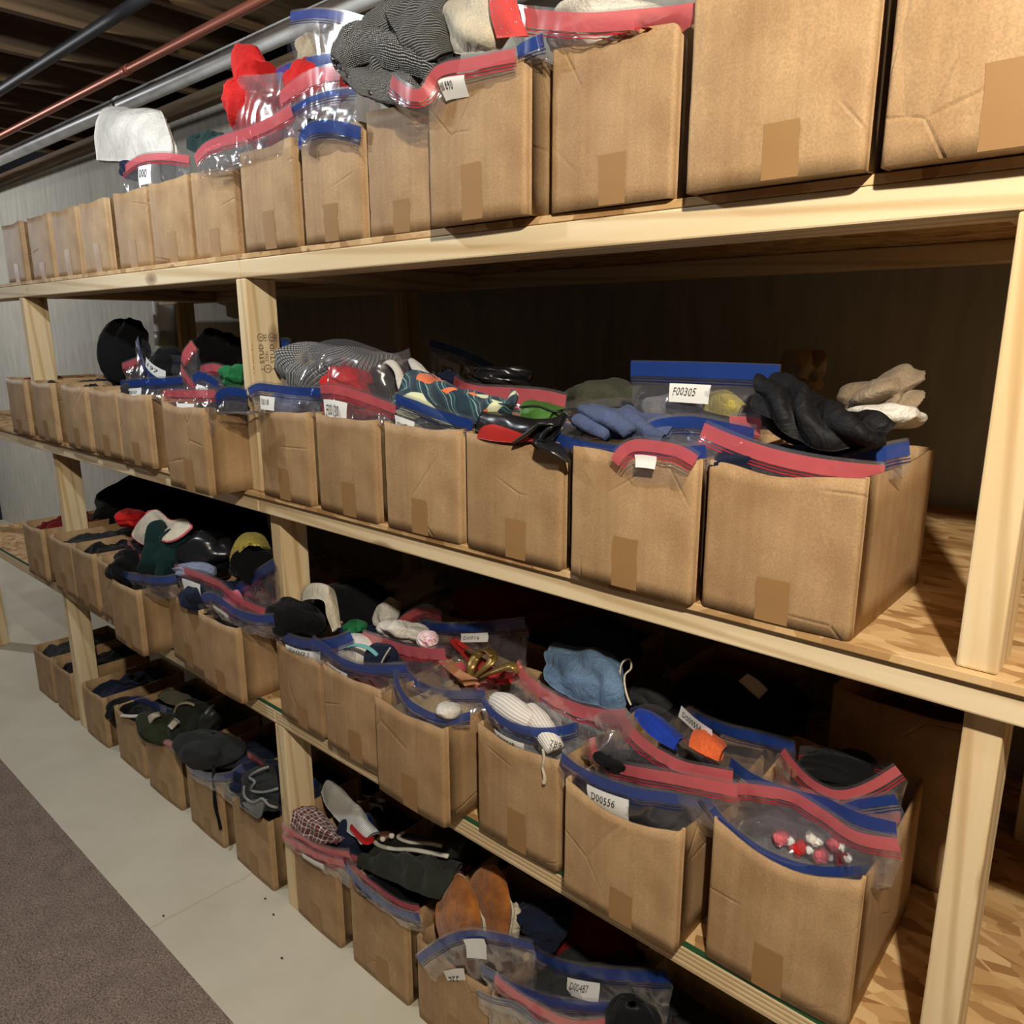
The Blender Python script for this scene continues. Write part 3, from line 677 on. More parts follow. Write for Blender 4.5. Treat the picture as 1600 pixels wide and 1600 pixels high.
plastic('patent_black', (0.014, 0.014, 0.017), 0.28); plastic('white_rubber', lin(225, 222, 208), 0.5); plastic('red_leather', lin(190, 50, 46), 0.4); plastic('tan_leather', lin(200, 140, 100), 0.5)
plastic('dark_leather', lin(40, 40, 36), 0.45); plastic('green_leather', lin(76, 124, 56), 0.42); plastic('brown_leather', lin(96, 60, 40), 0.5); plastic('teal_stripe', lin(110, 180, 180), 0.9)
m, nt, b = nmat('bronze'); b.inputs['Base Color'].default_value = (*lin(150, 122, 66), 1); b.inputs['Metallic'].default_value = 0.6; b.inputs['Roughness'].default_value = 0.36
def uvpat(name, fn, rough=0.9, bs=0.3, bd=0.001):
    m, nt, b = nmat(name); v = coords(nt, 'UV'); c, h = fn(nt, v); nt.links.new(c, b.inputs['Base Color']); b.inputs['Roughness'].default_value = rough
    b.inputs['Sheen Weight'].default_value = 0.1
    if h is not None: bump(nt, b, h, bs, bd)
def wave(nt, v, axis, scale, dist=0.0, prof='SIN'):
    w = nd(nt, 'ShaderNodeTexWave', i_Scale=float(scale), i_Distortion=float(dist), i_Detail=1.0); w.bands_direction = axis; w.wave_profile = prof; nt.links.new(v, w.inputs['Vector']); return w.outputs[0]
def rp(nt, x, stops, interp='LINEAR'):
    r = ramp(nt, stops, interp); nt.links.new(x, r.inputs[0]); return r.outputs[0]
def p_tweed(nt, v):
    a = wave(nt, v, 'Y', 13, 1.5); b_ = wave(nt, v, 'X', 30, 5.0)
    n1 = nd(nt, 'ShaderNodeTexNoise', i_Scale=70.0, i_Detail=3.0); nt.links.new(v, n1.inputs['Vector'])
    k = mixc(nt, 0.6, a, b_, 'MULTIPLY'); k = mixc(nt, 0.7, k, n1.outputs[0], 'OVERLAY')
    return rp(nt, k, [(0.34, (0.006, 0.006, 0.007)), (0.50, (0.04, 0.04, 0.042)), (0.60, (0.55, 0.55, 0.53)), (0.8, (0.8, 0.8, 0.78))]), k
uvpat('p_tweed', p_tweed, bs=0.9, bd=0.004)
def p_hound(nt, v):
    ck = nd(nt, 'ShaderNodeTexChecker', i_Scale=46.0, i_Color1=(0.45, 0.45, 0.44, 1), i_Color2=(0.012, 0.012, 0.014, 1)); nt.links.new(v, ck.inputs['Vector'])
    w = wave(nt, v, 'DIAGONAL', 7.0); k = rp(nt, w, [(0.45, (0.25, 0.25, 0.26)), (0.55, (1, 1, 1))], 'CONSTANT')
    return mixc(nt, 1.0, ck.outputs[0], k, 'MULTIPLY'), None
uvpat('p_hound', p_hound)
def p_plaid(nt, v):
    a = rp(nt, wave(nt, v, 'X', 3.2), [(0.0, lin(92, 34, 34)), (0.55, lin(40, 34, 52)), (0.86, lin(225, 215, 205))], 'CONSTANT')
    b_ = rp(nt, wave(nt, v, 'Y', 3.2), [(0.0, lin(120, 40, 38)), (0.55, lin(44, 38, 54)), (0.86, lin(230, 222, 212))], 'CONSTANT')
    return mixc(nt, 0.5, a, b_), None
uvpat('p_plaid', p_plaid)
def p_stripe(nt, v):
    a = wave(nt, v, 'Y', 5.5); return rp(nt, a, [(0.0, lin(228, 228, 222)), (0.78, lin(128, 132, 136))], 'CONSTANT'), a
uvpat('p_stripe', p_stripe)
def p_ribwhite(nt, v):
    a = wave(nt, v, 'X', 7); return rp(nt, a, [(0.0, lin(206, 198, 186)), (0.6, lin(240, 236, 230))]), a
uvpat('p_ribwhite', p_ribwhite, bs=0.6)
def p_teal(nt, v):
    w = wave(nt, v, 'DIAGONAL', 1.6, 6.0)
    a = rp(nt, w, [(0.0, lin(24, 50, 66)), (0.45, lin(58, 98, 106)), (0.62, lin(26, 52, 68)), (0.8, lin(132, 172, 166)), (0.9, lin(30, 58, 72))], 'CONSTANT')
    k = nd(nt, 'ShaderNodeTexVoronoi', i_Scale=3.6); nt.links.new(v, k.inputs['Vector']); s = nd(nt, 'ShaderNodeSeparateColor'); nt.links.new(k.outputs['Color'], s.inputs[0])
    o = rp(nt, s.outputs[0], [(0.0, (0, 0, 0)), (0.80, (1, 1, 1))], 'CONSTANT'); y_ = rp(nt, s.outputs[1], [(0.0, (0, 0, 0)), (0.88, (1, 1, 1))], 'CONSTANT')
    a = mixc(nt, o, a, lin(236, 124, 76)); return mixc(nt, y_, a, lin(226, 228, 190)), None
uvpat('p_teal', p_teal)
def p_rose(nt, v):
    k = nd(nt, 'ShaderNodeTexVoronoi', i_Scale=14.0); nt.links.new(v, k.inputs['Vector'])
    return rp(nt, k.outputs['Distance'], [(0.0, lin(120, 120, 200)), (0.25, lin(232, 120, 150)), (0.5, lin(240, 220, 222))]), None
uvpat('p_rose', p_rose)
def p_bandana(nt, v):
    k = nd(nt, 'ShaderNodeTexVoronoi', i_Scale=12.0); nt.links.new(v, k.inputs['Vector'])
    return rp(nt, k.outputs['Distance'], [(0.0, lin(225, 225, 230)), (0.12, lin(70, 90, 150)), (0.2, lin(214, 74, 70))], 'CONSTANT'), None
uvpat('p_bandana', p_bandana)

# ------------------------------------------------------------------ clothing packed inside each carton
FILL = [('under the white linen', 'f_navy'), ('with the small label', 'f_charcoal'), ('beside the bare carton side', 'f_dgreen'), ('beneath the bright red garment', 'f_darkred'), ('under the navy bag', 'f_black2'), ('under the knit scarf', 'f_charcoal'), ('under the cream cap', 'f_lgrey'), ('under the wide red bag', 'f_grey'), ('in the large creased top carton', 'f_navy'), ('in the top right carton', 'f_charcoal'),
        ('below the bag labelled 197', 'f_charcoal'), ('half hidden on the second shelf', 'f_navy'), ('left of the stamped post', 'f_black2'), ('right of the stamped post', 'f_denimd'), ('around the bag F00130', 'f_darkred'), ('around the teal fleece', 'f_teal'), ('around the black strapped garment', 'f_black2'), ('around the slate knit', 'f_denimd'), ('under the black satin', 'f_navy'),
        ('below the teal jumper', 'f_black2'), ('at the sloping red bag start', 'f_navy'), ('with the pink sock', 'f_denimd'), ('around the black knitted hat', 'f_navy'), ('around the striped sock', 'f_darkred'), ('around the gaping bag', 'f_khaki'), ('around the rolled white socks', 'f_lgrey'), ('around the bag D00556', 'f_black2'), ('around the candy bag', 'f_grey'),
        ('under the toothed black shoe', 'f_black2'), ('around the green shoes', 'f_camo'), ('under the felt hat', 'f_navy'), ('under the denim ruffle', 'f_denimd'), ('under the plaid shirt', 'f_black2'), ('under the loafer', 'f_black2'), ('around the suede slippers', 'f_brown'), ('under the bottom bags', 'f_charcoal'), ('around the bag D00487', 'f_charcoal'),
        ('fourth from the left end of the top shelf', 'f_navy'), ('third from the left end of the top shelf', 'f_black2'), ('second from the left end of the top shelf', 'f_charcoal'), ('first from the left end of the top shelf', 'f_darkred'), ('fourth from the left end of the second shelf', 'f_navy'), ('third from the left end of the second shelf', 'f_black2'), ('second from the left end of the second shelf', 'f_charcoal'), ('first from the left end of the second shelf', 'f_darkred'), ('fourth from the left end of the third shelf', 'f_navy'), ('third from the left end of the third shelf', 'f_black2'), ('second from the left end of the third shelf', 'f_charcoal'), ('first from the left end of the third shelf', 'f_darkred'), ('third from the left end of the floor row', 'f_navy'), ('second from the left end of the floor row', 'f_black2'), ('first from the left end of the floor row', 'f_charcoal'), 
        ('in the tall dark back carton', 'f_brown'), ('behind the denim garment', 'f_darkred'), ('behind the bronze sandal', 'f_black2'), ('behind the black bundle', 'f_darkred'), ('behind the teal fleece', 'f_black2'), ('behind the olive cloth', 'f_darkred'), ('behind the black satin', 'f_navy')]
for k, ((wh, mt), b) in enumerate(zip(FILL, BOXES)):
    gx, gy = np.meshgrid(np.linspace(b[0], b[1], 30), np.linspace(b[2] + 0.012, b[3], 36)); G = np.stack([gx, gy, gx * 0], -1)
    e = np.minimum(np.minimum(gx - b[0], b[1] - gx), np.minimum(gy - b[2] - 0.012, b[3] - gy)) / 0.03; e = np.clip(e, 0, 1) ** 0.6
    A3 = np.linalg.qr(np.random.RandomState(k).normal(size=(2, 2)))[0]; q = G.copy(); q[..., :2] = (G[..., :2] @ A3) * [1, 0.4]
    z = b[5] - (0.085 if b[5] - b[4] > 0.24 else 0.012) - 0.035 * (1 - e) + e * (0.022 * np.abs(sn(q, 55, k, 2)) + 0.006 * sn(G, 110, k, 2)); G[..., 2] = z
    B2 = G.copy(); B2[..., 2] = b[4] + 0.002; m_, n_ = 36, 30; qn = m_ * n_
    rim = [j for j in range(n_)] + [i * n_ + n_ - 1 for i in range(1, m_)] + [(m_ - 1) * n_ + j for j in range(n_ - 2, -1, -1)] + [i * n_ for i in range(m_ - 2, 0, -1)]
    F = gridF(m_, n_) + [(rim[i], qn + i, qn + (i + 1) % len(rim), rim[(i + 1) % len(rim)]) for i in range(len(rim))]
    V = np.concatenate([G.reshape(-1, 3), B2.reshape(-1, 3)[rim]]); F.append(tuple(qn + i for i in range(len(rim)))[::-1])
    single('folded_clothes', 'folded clothes packed in the carton ' + wh, 'clothes', V, F, mt)

# one more bag standing at the rear of each well filled carton
def rear_bag(k, wh):
    b = BOXES[k]; rs = np.random.RandomState(k + 40); col = 'red' if k % 3 == 0 else 'blue'
    y = b[2] + 0.17 + rs.uniform(-0.02, 0.03); z = b[5] + 0.012 + rs.uniform(0, 0.022); xs = np.linspace(b[0] + 0.004, b[1] - 0.004, 5)
    P = [(x, y + 0.018 * math.sin(3 * i + k), z + 0.010 * math.sin(2.1 * i + k * 1.3)) for i, x in enumerate(xs)]
    W.append(np.array(P)); bag(col + ' banded bag at the rear of the carton ' + wh, col, None, None, h=0.05, wr=0.006)
W = []
r_pts = pts
def pts(P, y):
    return W.pop() if P is None else r_pts(P, y)
for k in (13, 14, 16, 17, 18, 21, 22, 23, 24, 25, 26, 27, 29, 31, 32, 33, 35, 36): rear_bag(k, FILL[k][0])

# ------------------------------------------------------------------ top shelf
o = cloth('linen_bundle', 'white folded linen bundle at the top left against the wall', 'linen', [[(150, 250, .10), (150, 200, .12), (160, 172, .16), (175, 166, .22)], [(190, 252, .09), (188, 200, .10), (192, 172, .15), (205, 168, .22)], [(230, 252, .09), (232, 205, .10), (232, 174, .15), (240, 170, .22)], [(272, 246, .10), (268, 220, .11), (256, 182, .15), (250, 172, .22)]], 'f_white', 0.02, 0.004, 40, 3, edge='f_white', er=0.004)
bag('small red banded bag with sticker below the white linen bundle', 'red', [(188, 262), (215, 242), (250, 236), (296, 240)], [0.045, 0.045, 0.045, 0.06], h=0.06, lab=[(0.34, 0.56, 0.030, 0.062, '000')])
lump('navy_cloth', 'navy cloth corner under the small red banded bag', 'cloth', 208, 268, 0.07, 40, 30, 0.05, 'f_navy', 4, 0.12)
cloth('leaf_cloth', 'dark green pointed cloth leaves beside the white linen bundle', 'cloth', [[(292, 232, .10), (296, 214, .09), (312, 213, .09), (318, 226, .10)], [(306, 240, .09), (318, 222, .08), (326, 205, .08), (345, 212, .09)], [(312, 246, .09), (330, 232, .08), (345, 218, .09), (352, 214, .1)]], 'f_dgreen', 0.004, 0.003)
lump('red_garment', 'bright red garment standing in a clear bag on the top shelf', 'garment', 400, 160, 0.10, 86, 110, 0.13, 'f_red', 6, 0.20, 3.4, 0.05, 0.6)
bag('long red banded bag rising to the right in front of the red garment', 'red', [(303, 240), (318, 222), (345, 209), (385, 196), (420, 180), (452, 160)], [0.02, 0.015, 0.0, -0.012, -0.012, 0.0], h=0.03, band=0.022, over=True)
bag('clear bag sheathing the red garment below the drain pipe', 'red', [(355, 130), (375, 118), (410, 116), (440, 112)], 0.05, h=0.12, plain=True, bulge=0.015)
bag('tall clear bag with blue band and beige cloth, highest on the top shelf', 'blue', [(454, 16), (490, 11), (530, 14), (575, 26), (606, 34)], [0.20, 0.19, 0.19, 0.2, 0.2], h=0.16, lab=[(0.52, 0.70, 0.028, 0.075, '')])
lump('beige_cloth', 'beige cloth inside the tallest clear bag', 'cloth', 500, 88, 0.215, 72, 66, 0.06, 'f_beige', 8, 0.10)
bag('blue banded bag with red contents under the tallest clear bag', 'blue', [(431, 106), (455, 94), (490, 84), (530, 78)], [0.10, 0.09, 0.08, 0.08], h=0.13, band=0.02)
bag('bag with crossing red band folded over, left of the knit', 'red', [(436, 140), (465, 118), (495, 104), (532, 96)], [0.04, 0.03, 0.03, 0.03], h=0.10, band=0.026)
lump('red_cloth', 'folded red cloth behind the crossing red band', 'cloth', 490, 140, 0.10, 90, 90, 0.09, 'f_red', 9, 0.10)
bag('pale bag with faded blue stripe under the crossing red band', 'blue', [(445, 172), (480, 150), (515, 138), (556, 134)], [0.01, 0.0, 0.0, 0.0], h=0.07, band=0.010)
bag('navy bag mouth drooping over the box left of the knit', 'blue', [(466, 232), (468, 206), (486, 188), (520, 184), (566, 194)], [-0.012, -0.015, -0.015, -0.012, -0.01], h=0.05, band=0.02, yb=0.03, over=True)
lump('navy_trousers', 'black and navy folded cloth in the drooping navy bag', 'cloth', 520, 214, 0.05, 96, 40, 0.10, 'f_black2', 10, 0.1)
# knit scarf: a coiled roll, a hanging end and a pile behind
def coil(label):
    rt = root('knit_scarf', label, 'scarf', at(610, 150, -0.02))
    # coil body: lofted loops around a vertical-ish axis, drooping to the right
    def ringrow(cx, cy, rx, ry, y0, dy, rot=0.0):
        return [(cx + rx * math.cos(a) * math.cos(rot) - ry * math.sin(a) * math.sin(rot), cy - rx * math.cos(a) * math.sin(rot) - ry * math.sin(a), y0 + dy * math.cos(a)) for a in np.linspace(-0.5, 3.7, 9)]
    rows = [[(612, 78, .02), (590, 66, .01), (566, 66, .0), (548, 78, -.005), (556, 98, -.01), (580, 104, -.012)],
            [(640, 80, .0), (600, 52, .0), (560, 44, -.01), (533, 68, -.02), (545, 104, -.03), (585, 118, -.03), (630, 112, -.02)],
            [(668, 90, .0), (620, 62, .0), (558, 46, -.015), (526, 80, -.03), (542, 124, -.045), (592, 140, -.045), (650, 128, -.03)],
            [(690, 110, .0), (640, 90, -.01), (575, 70, -.02), (530, 98, -.035), (556, 142, -.05), (606, 156, -.05), (668, 146, -.035)],
            [(690, 125, .01), (640, 110, .0), (580, 95, -.01), (540, 118, -.03), (572, 155, -.045), (614, 164, -.045), (676, 150, -.03)]]
    cloth('coil', '', '', rows, 'p_tweed', 0.010, 0.004, 70, 3, 40, 60, parent=rt, uvs=(1.6, 1.0))
    cloth('fold', '', '', [[(600, -10, .03), (640, -12, .05), (680, -10, .05), (706, 10, .06)], [(604, 24, .0), (640, 30, .0), (672, 20, .01), (706, 34, .03)], [(628, 64, -.015), (650, 58, -.02), (680, 60, -.01), (708, 66, .02)], [(660, 100, -.01), (676, 92, -.02), (690, 84, -.01), (710, 76, .01)]], 'p_tweed', 0.012, 0.007, 60, 8, 30, 40, parent=rt, uvs=(1.4, 0.8))
    lump('core', '', '', 630, 95, 0.05, 150, 140, 0.12, 'p_tweed', 5, 0.12, 3, 0.3, 0.7, parent=rt, uvs=(2, 1.5))
coil('black and white tweed knit scarf coiled over the top shelf boxes')
bag('red banded bag flap with sticker H00 890 beneath the knit scarf', 'red', [(614, 112), (634, 128), (654, 134), (668, 112), (690, 94), (740, 84), (806, 70)], [-0.05, -0.06, -0.06, -0.05, -0.045, -0.04, -0.035], h=0.035, yb=0.01, lab=[(0.50, 0.74, 0.026, 0.044, 'H00 890')], over=True)
o = cloth('cream_hat', 'cream cloth cap with a red patterned band, top of picture', 'cap', [[(694, 70, .04), (692, 40, .03), (698, 10, .03), (720, -18, .05)], [(712, 84, .0), (716, 50, -.02), (726, 10, -.015), (745, -20, .0)], [(746, 82, -.015), (756, 48, -.03), (766, 10, -.02), (780, -20, .0)], [(784, 76, -.01), (800, 50, -.015), (806, 20, -.01), (808, -14, .01)]], 'f_cream', 0.006, 0.003, 45, 12, 40, 36, folds=(0.008, 5, 0.5))
cloth('cap_band', '', '', [[(764, -16, -.03), (766, 20, -.036), (776, 60, -.030)], [(784, -16, -.03), (788, 20, -.036), (796, 58, -.028)], [(806, -12, -.01), (812, 20, -.016), (826, 56, -.014)]], 'p_bandana', 0.003, 0.001, 40, 2, 14, 18, parent=o)
bag('wide red banded bag lying along the top of the picture', 'red', [(806, 6), (850, 10), (920, 14), (1000, 8), (1060, 2), (1118, -8)], [-0.005, -0.015, -0.02, -0.02, -0.015, -0.01], h=0.06, band=0.022, yb=0.05)
bag('blue zip corner poking out between the cream cap and the wide red bag', 'blue', [(806, 68), (818, 60), (836, 52), (846, 46)], [-0.03, -0.03, -0.03, -0.02], h=0.03, band=0.016)
lump('white_garment', 'white garment with faint print in the wide red bag', 'garment', 950, 48, 0.06, 190, 70, 0.11, 'f_white', 21, 0.12, 3)

# ------------------------------------------------------------------ second shelf, left bay
lump('black_garment', 'black garment rising at the far left of the second shelf', 'garment', 196, 560, 0.14, 70, 110, 0.12, 'f_black', 31, 0.14)
bag('blue banded bag standing open at the left, label ending in 97', 'blue', [(216, 524), (222, 552), (236, 580), (262, 600), (284, 606)], [0.04, 0.03, 0.015, 0.01, 0.02], h=0.07, back=[(222, 528), (240, 540), (262, 552), (284, 556)], y2=[0.06, 0.09, 0.10, 0.08], lab=[(0.40, 0.78, -0.026, 0.002, '197', -0.02)])
lump('black_trousers', 'black folded trousers inside the open blue bag labelled 197', 'garment', 262, 572, 0.10, 44, 60, 0.08, 'f_black', 32, 0.12)
bag('red banded bag peeking out at the far left of the second shelf', 'red', [(190, 566), (205, 560), (216, 556)], 0.05, h=0.05)
bag('dark blue banded bag across the leftmost box of the second shelf', 'blue', [(188, 594), (220, 590), (255, 588), (284, 586)], -0.01, h=0.05, lab=[(0.12, 0.36, 0.026, 0.048, 'B00')])
lump('grey_shirt', 'dark grey folded shirt in the dark blue banded bag', 'garment', 232, 612, 0.03, 80, 36, 0.05, 'f_charcoal', 33, 0.1)
bag('red banded bag flap standing upright near the vent pipe', 'red', [(282, 562), (286, 546), (298, 530)], [0.03, 0.03, 0.04], h=0.06, band=0.024)
bag('red banded bag lying below the upright flap', 'red', [(283, 566), (292, 582), (306, 598), (318, 604)], [0.0, -0.01, -0.02, -0.03], h=0.05)
bag('back red and blue bag lying behind the green cloth', 'red', [(312, 570), (334, 566), (358, 574)], [0.12, 0.12, 0.14], h=0.05, band=0.02)
bag('short blue banded bag with white sticker, left of the green cloth', 'blue', [(300, 584), (312, 578), (328, 584), (342, 594)], [-0.04, -0.04, -0.04, -0.04], h=0.05, lab=[(0.1, 0.7, 0.034, 0.052, '')])
lump('green_cloth', 'emerald green cloth tucked behind the stamped post', 'cloth', 366, 588, 0.02, 38, 32, 0.06, 'f_green', 34, 0.12)
lump('black_bundle', 'large black bundle in the shade left of the stamped post', 'bundle', 345, 560, 0.24, 90, 80, 0.16, 'f_black', 35, 0.14)
bag('pale red banded bag over the protruding box left of the stamped post', 'red', [(254, 606), (280, 606), (310, 606), (336, 606)], -0.085, h=0.06, lab=[(0.30, 0.62, 0.036, 0.060, '')], over=True)
bag('blue banded bag with navy contents against the stamped post', 'blue', [(334, 616), (346, 604), (364, 602), (386, 606)], [-0.085, -0.085, -0.08, -0.07], h=0.07)
lump('navy_jersey', 'navy jersey inside the bag against the stamped post', 'garment', 362, 628, -0.03, 52, 44, 0.07, 'f_navy', 36, 0.1)

# ------------------------------------------------------------------ second shelf, right bay
bag('blue banded bag with pale folded shirt just right of the stamped post', 'blue', [(386, 604), (402, 596), (420, 597), (455, 601), (500, 603)], [-0.02, -0.016, -0.012, -0.004, 0.0], h=0.06, lab=[(0.26, 0.50, 0.030, 0.056, 'F0018')])
lump('pale_blue_shirt', 'pale blue folded shirt beside the stamped post', 'garment', 455, 634, 0.045, 84, 44, 0.07, 'f_ice', 40, 0.10, 2.5)
bag('blue zip strip standing behind the stamped post', 'blue', [(438, 528), (446, 527), (453, 530)], 0.12, h=0.06, band=0.03)
rt = lump('houndstooth_garment', 'black and white houndstooth garment in a rounded clear bag', 'garment', 530, 584, 0.13, 170, 100, 0.15, 'p_hound', 41, 0.16, 2.6, 0.0, 0.7, uvs=(2.4, 2.0))
bag('rounded clear bag wrapped over the houndstooth garment', 'red', [(436, 596), (462, 556), (500, 534), (540, 530), (580, 542), (612, 552), (640, 544)], [0.06, 0.05, 0.04, 0.04, 0.05, 0.08, 0.12], h=0.05, plain=True, bulge=0.02, wr=0.006)
bag('red banded bag with the sticker F00130', 'red', [(500, 598), (525, 599), (555, 606), (590, 618), (620, 630)], [0.0, 0.0, 0.0, 0.0, 0.0], h=0.05, lab=[(0.06, 0.42, 0.032, 0.062, 'F00130')], wr=0.005)
lump('red_sweater', 'red sweater folded inside the bag F00130', 'garment', 560, 640, 0.085, 108, 60, 0.07, 'f_red', 42, 0.10)
lump('red_knit', 'crumpled red knit sticking up out of the bag F00130', 'garment', 553, 598, 0.07, 68, 46, 0.07, 'f_red', 43, 0.26, 3.6, -0.3)
lump('black_shoe', 'black shoe with white trim behind the red knit', 'shoe', 614, 606, 0.13, 70, 80, 0.11, 'f_black', 44, 0.1)
o = tube('white_strap', 'white curved strap of the black shoe behind the red knit', 'strap', [(596, 582, .08), (608, 566, .075), (622, 580, .07), (628, 604, .065), (636, 628, .07)], [.008, .010, .008, .009, .008], 'f_white', 0.5)
tube('white_sock', 'white sock draped above the teal patterned cloth', 'sock', [(642, 562, .12), (650, 572, .11), (664, 588, .10), (684, 598, .10), (702, 606, .12)], [.006, .012, .013, .014, .008], 'f_white', 0.6, wr=0.001)
cloth('patterned_cloth', 'teal fleece with orange and cream patches in a blue bag', 'cloth', [[(622, 612, .04), (636, 582, .06), (664, 584, .09), (690, 600, .12)], [(650, 622, .025), (668, 596, .03), (696, 598, .06), (722, 612, .1)], [(690, 636, .02), (706, 606, .02), (730, 606, .05), (752, 622, .08)], [(724, 652, .02), (736, 622, .02), (752, 618, .04), (772, 624, .07)], [(750, 664, .02), (764, 634, .01), (782, 622, .03), (796, 620, .06)], [(800, 652, .04), (806, 630, .02), (808, 614, .03), (800, 610, .06)]], 'p_teal', 0.006, 0.004, 50, 6, 50, 36, uvs=(1.0, 1.6), folds=(0.010, 9, 1.3))
lump('fleece_bulk', 'teal fleece bulk filling the blue bag B00275', 'cloth', 692, 650, 0.07, 150, 70, 0.09, 'p_teal', 46, 0.08, 3, -0.25, uvs=(1, 1))
bag('blue banded bag with sticker B00275 over the teal fleece', 'blue', [(620, 612), (650, 622), (690, 638), (740, 652)], [0.0, 0.0, 0.0, 0.0], h=0.05, lab=[(0.0, 0.34, 0.040, 0.062, 'B00275')])
bag('dim blue bag with sticker A00199 standing in the back row', 'blue', [(672, 528), (690, 532), (730, 546), (772, 566)], [0.40, 0.40, 0.40, 0.40], h=0.12, lab=[(0.26, 0.58, 0.040, 0.085, 'A00199', 0.01)])
bag('pale red band running across behind the green pouch', 'red', [(710, 584), (740, 598), (800, 602), (850, 606), (886, 614)], [0.20, 0.18, 0.18, 0.18, 0.18], h=0.05, band=0.03)
lump('mesh_purse', 'black mesh purse lying behind the teal fleece', 'purse', 780, 592, 0.25, 100, 34, 0.10, 'patent_black', 48, 0.08, 5)
lump('purple_cloth', 'scrap of purple cloth behind the white sock', 'cloth', 700, 592, 0.22, 34, 30, 0.05, 'f_navy', 49)
o = cloth('green_pouch', 'green leather pouch with a zip seam', 'pouch', [[(812, 650, .08), (816, 628, .10), (836, 624, .14), (866, 634, .16)], [(832, 656, .07), (836, 636, .085), (856, 632, .12), (880, 636, .15)], [(858, 654, .08), (864, 644, .09), (876, 640, .11), (888, 638, .14)]], 'green_leather', 0.012, 0.002, 60, 3)
tube('zip_seam', '', '', [(812, 636, .086), (838, 634, .082), (862, 642, .088), (878, 644, .10)], 0.0016, 'dark_leather', parent=o, ns=6)
o = cloth('strapped_garment', 'black shiny garment with a looped strap hanging over the box', 'garment', [[(742, 672, .0), (748, 652, .0), (760, 640, .02), (784, 648, .05)], [(776, 684, -.012), (784, 664, -.01), (800, 652, .0), (826, 654, .04)], [(820, 692, -.02), (830, 672, -.022), (845, 660, -.01), (868, 650, .03)], [(852, 700, -.024), (866, 682, -.028), (876, 662, -.02), (884, 646, .0)]], 'patent_black', 0.006, 0.004, 55, 7)
tube('strap', '', '', [(806, 690, -.024), (830, 674, -.03), (850, 660, -.034), (864, 664, -.036), (852, 676, -.036), (846, 690, -.036), (868, 702, -.034), (890, 722, -.030)], [.008, .011, .012, .010, .011, .013, .016, .004], 'patent_black', 0.35, parent=o, n=44)
cloth('lining', '', '', [[(745, 684, -.016), (752, 668, -.018), (770, 662, -.02)], [(776, 690, -.022), (790, 676, -.024), (800, 672, -.024)], [(812, 692, -.022), (826, 690, -.022), (838, 688, -.022)]], 'red_leather', 0.003, 0.001, parent=o)
cloth('olive_cloth', 'olive green cloth folded in the shade of the second shelf', 'cloth', [[(876, 640, .26), (884, 618, .28), (900, 606, .32)], [(905, 640, .22), (914, 604, .26), (935, 598, .33)], [(950, 636, .21), (960, 600, .27), (975, 598, .33)], [(990, 640, .22), (996, 612, .28), (1004, 604, .33)]], 'f_olive', 0.01, 0.006, 40, 5, 40, 36, folds=(0.016, 8, 0.8))
o = cloth('slate_knit', 'slate blue knit spilling out of a blue bag', 'garment', [[(900, 670, .03), (904, 640, .06), (918, 632, .09), (936, 640, .12)], [(926, 682, .018), (930, 658, .02), (946, 640, .05), (966, 636, .1)], [(956, 686, .018), (962, 664, .012), (972, 644, .04), (986, 638, .09)], [(990, 690, .02), (1000, 668, .018), (1010, 652, .05), (1022, 648, .09)], [(1030, 692, .03), (1040, 676, .03), (1056, 666, .06), (1066, 664, .09)]], 'f_slate', 0.007, 0.005, 55, 11, 50, 40, folds=(0.014, 9, 1.2))
tube('cuff', '', '', [(902, 656, .012), (920, 664, .004), (936, 672, -.002), (952, 680, -.004)], [.012, .014, .013, .012], 'f_slate', 0.8, parent=o, wr=0.001)
tube('sleeve', '', '', [(912, 640, .03), (940, 650, .01), (965, 662, .0), (984, 678, -.004)], [.012, .016, .016, .012], 'f_slate', 0.8, parent=o, wr=0.005)
bag('blue banded bag holding the slate blue knit, front mouth sagging', 'blue', [(864, 666), (890, 678), (930, 688), (980, 692), (1040, 694), (1102, 690)], [-0.012, -0.016, -0.016, -0.012, -0.006, 0.0], h=0.06, yb=0.02, back=[(880, 636), (930, 624), (990, 622), (1050, 640), (1102, 668)], y2=[0.06, 0.14, 0.16, 0.12, 0.05])
bag('pale red banded bag drooping over the slate knit box', 'red', [(952, 714), (966, 694), (990, 682), (1030, 684), (1066, 692), (1094, 708)], [-0.036, -0.036, -0.034, -0.032, -0.03, -0.028], h=0.012, yb=-0.028, band=0.016, lab=[(0.36, 0.60, 0.024, 0.036, '')], over=True)
bag('tall upright blue banded bag with the sticker F00305', 'blue', [(986, 563), (1050, 564), (1130, 566), (1219, 569)], 0.12, h=0.09, lip=0.001, band=0.022, lab=[(0.32, 0.60, 0.032, 0.062, 'F00305')], wr=0.004)
o = cloth('yellow_mitten', 'pale yellow mitten inside the bag F00305', 'mitten', [[(1096, 640, .15), (1104, 618, .15), (1120, 608, .15)], [(1124, 648, .13), (1132, 624, .128), (1142, 612, .14)], [(1152, 652, .13), (1158, 636, .13), (1166, 634, .14)]], 'f_yellow', 0.010, 0.003, 50, 4)
lump('white_garment', 'pale grey garment filling the bag F00305', 'garment', 1080, 640, 0.19, 150, 56, 0.08, 'f_lgrey', 52, 0.1)
bag('clear blue lined bag arching in front of the bag F00305', 'blue', [(1000, 664), (1030, 650), (1080, 646), (1130, 654), (1180, 664)], [0.03, 0.045, 0.05, 0.045, 0.03], h=0.05, band=0.016)
bag('small red tabbed bag behind the front red banded bag', 'red', [(1140, 646), (1165, 646), (1192, 650)], 0.07, h=0.06, band=0.022)
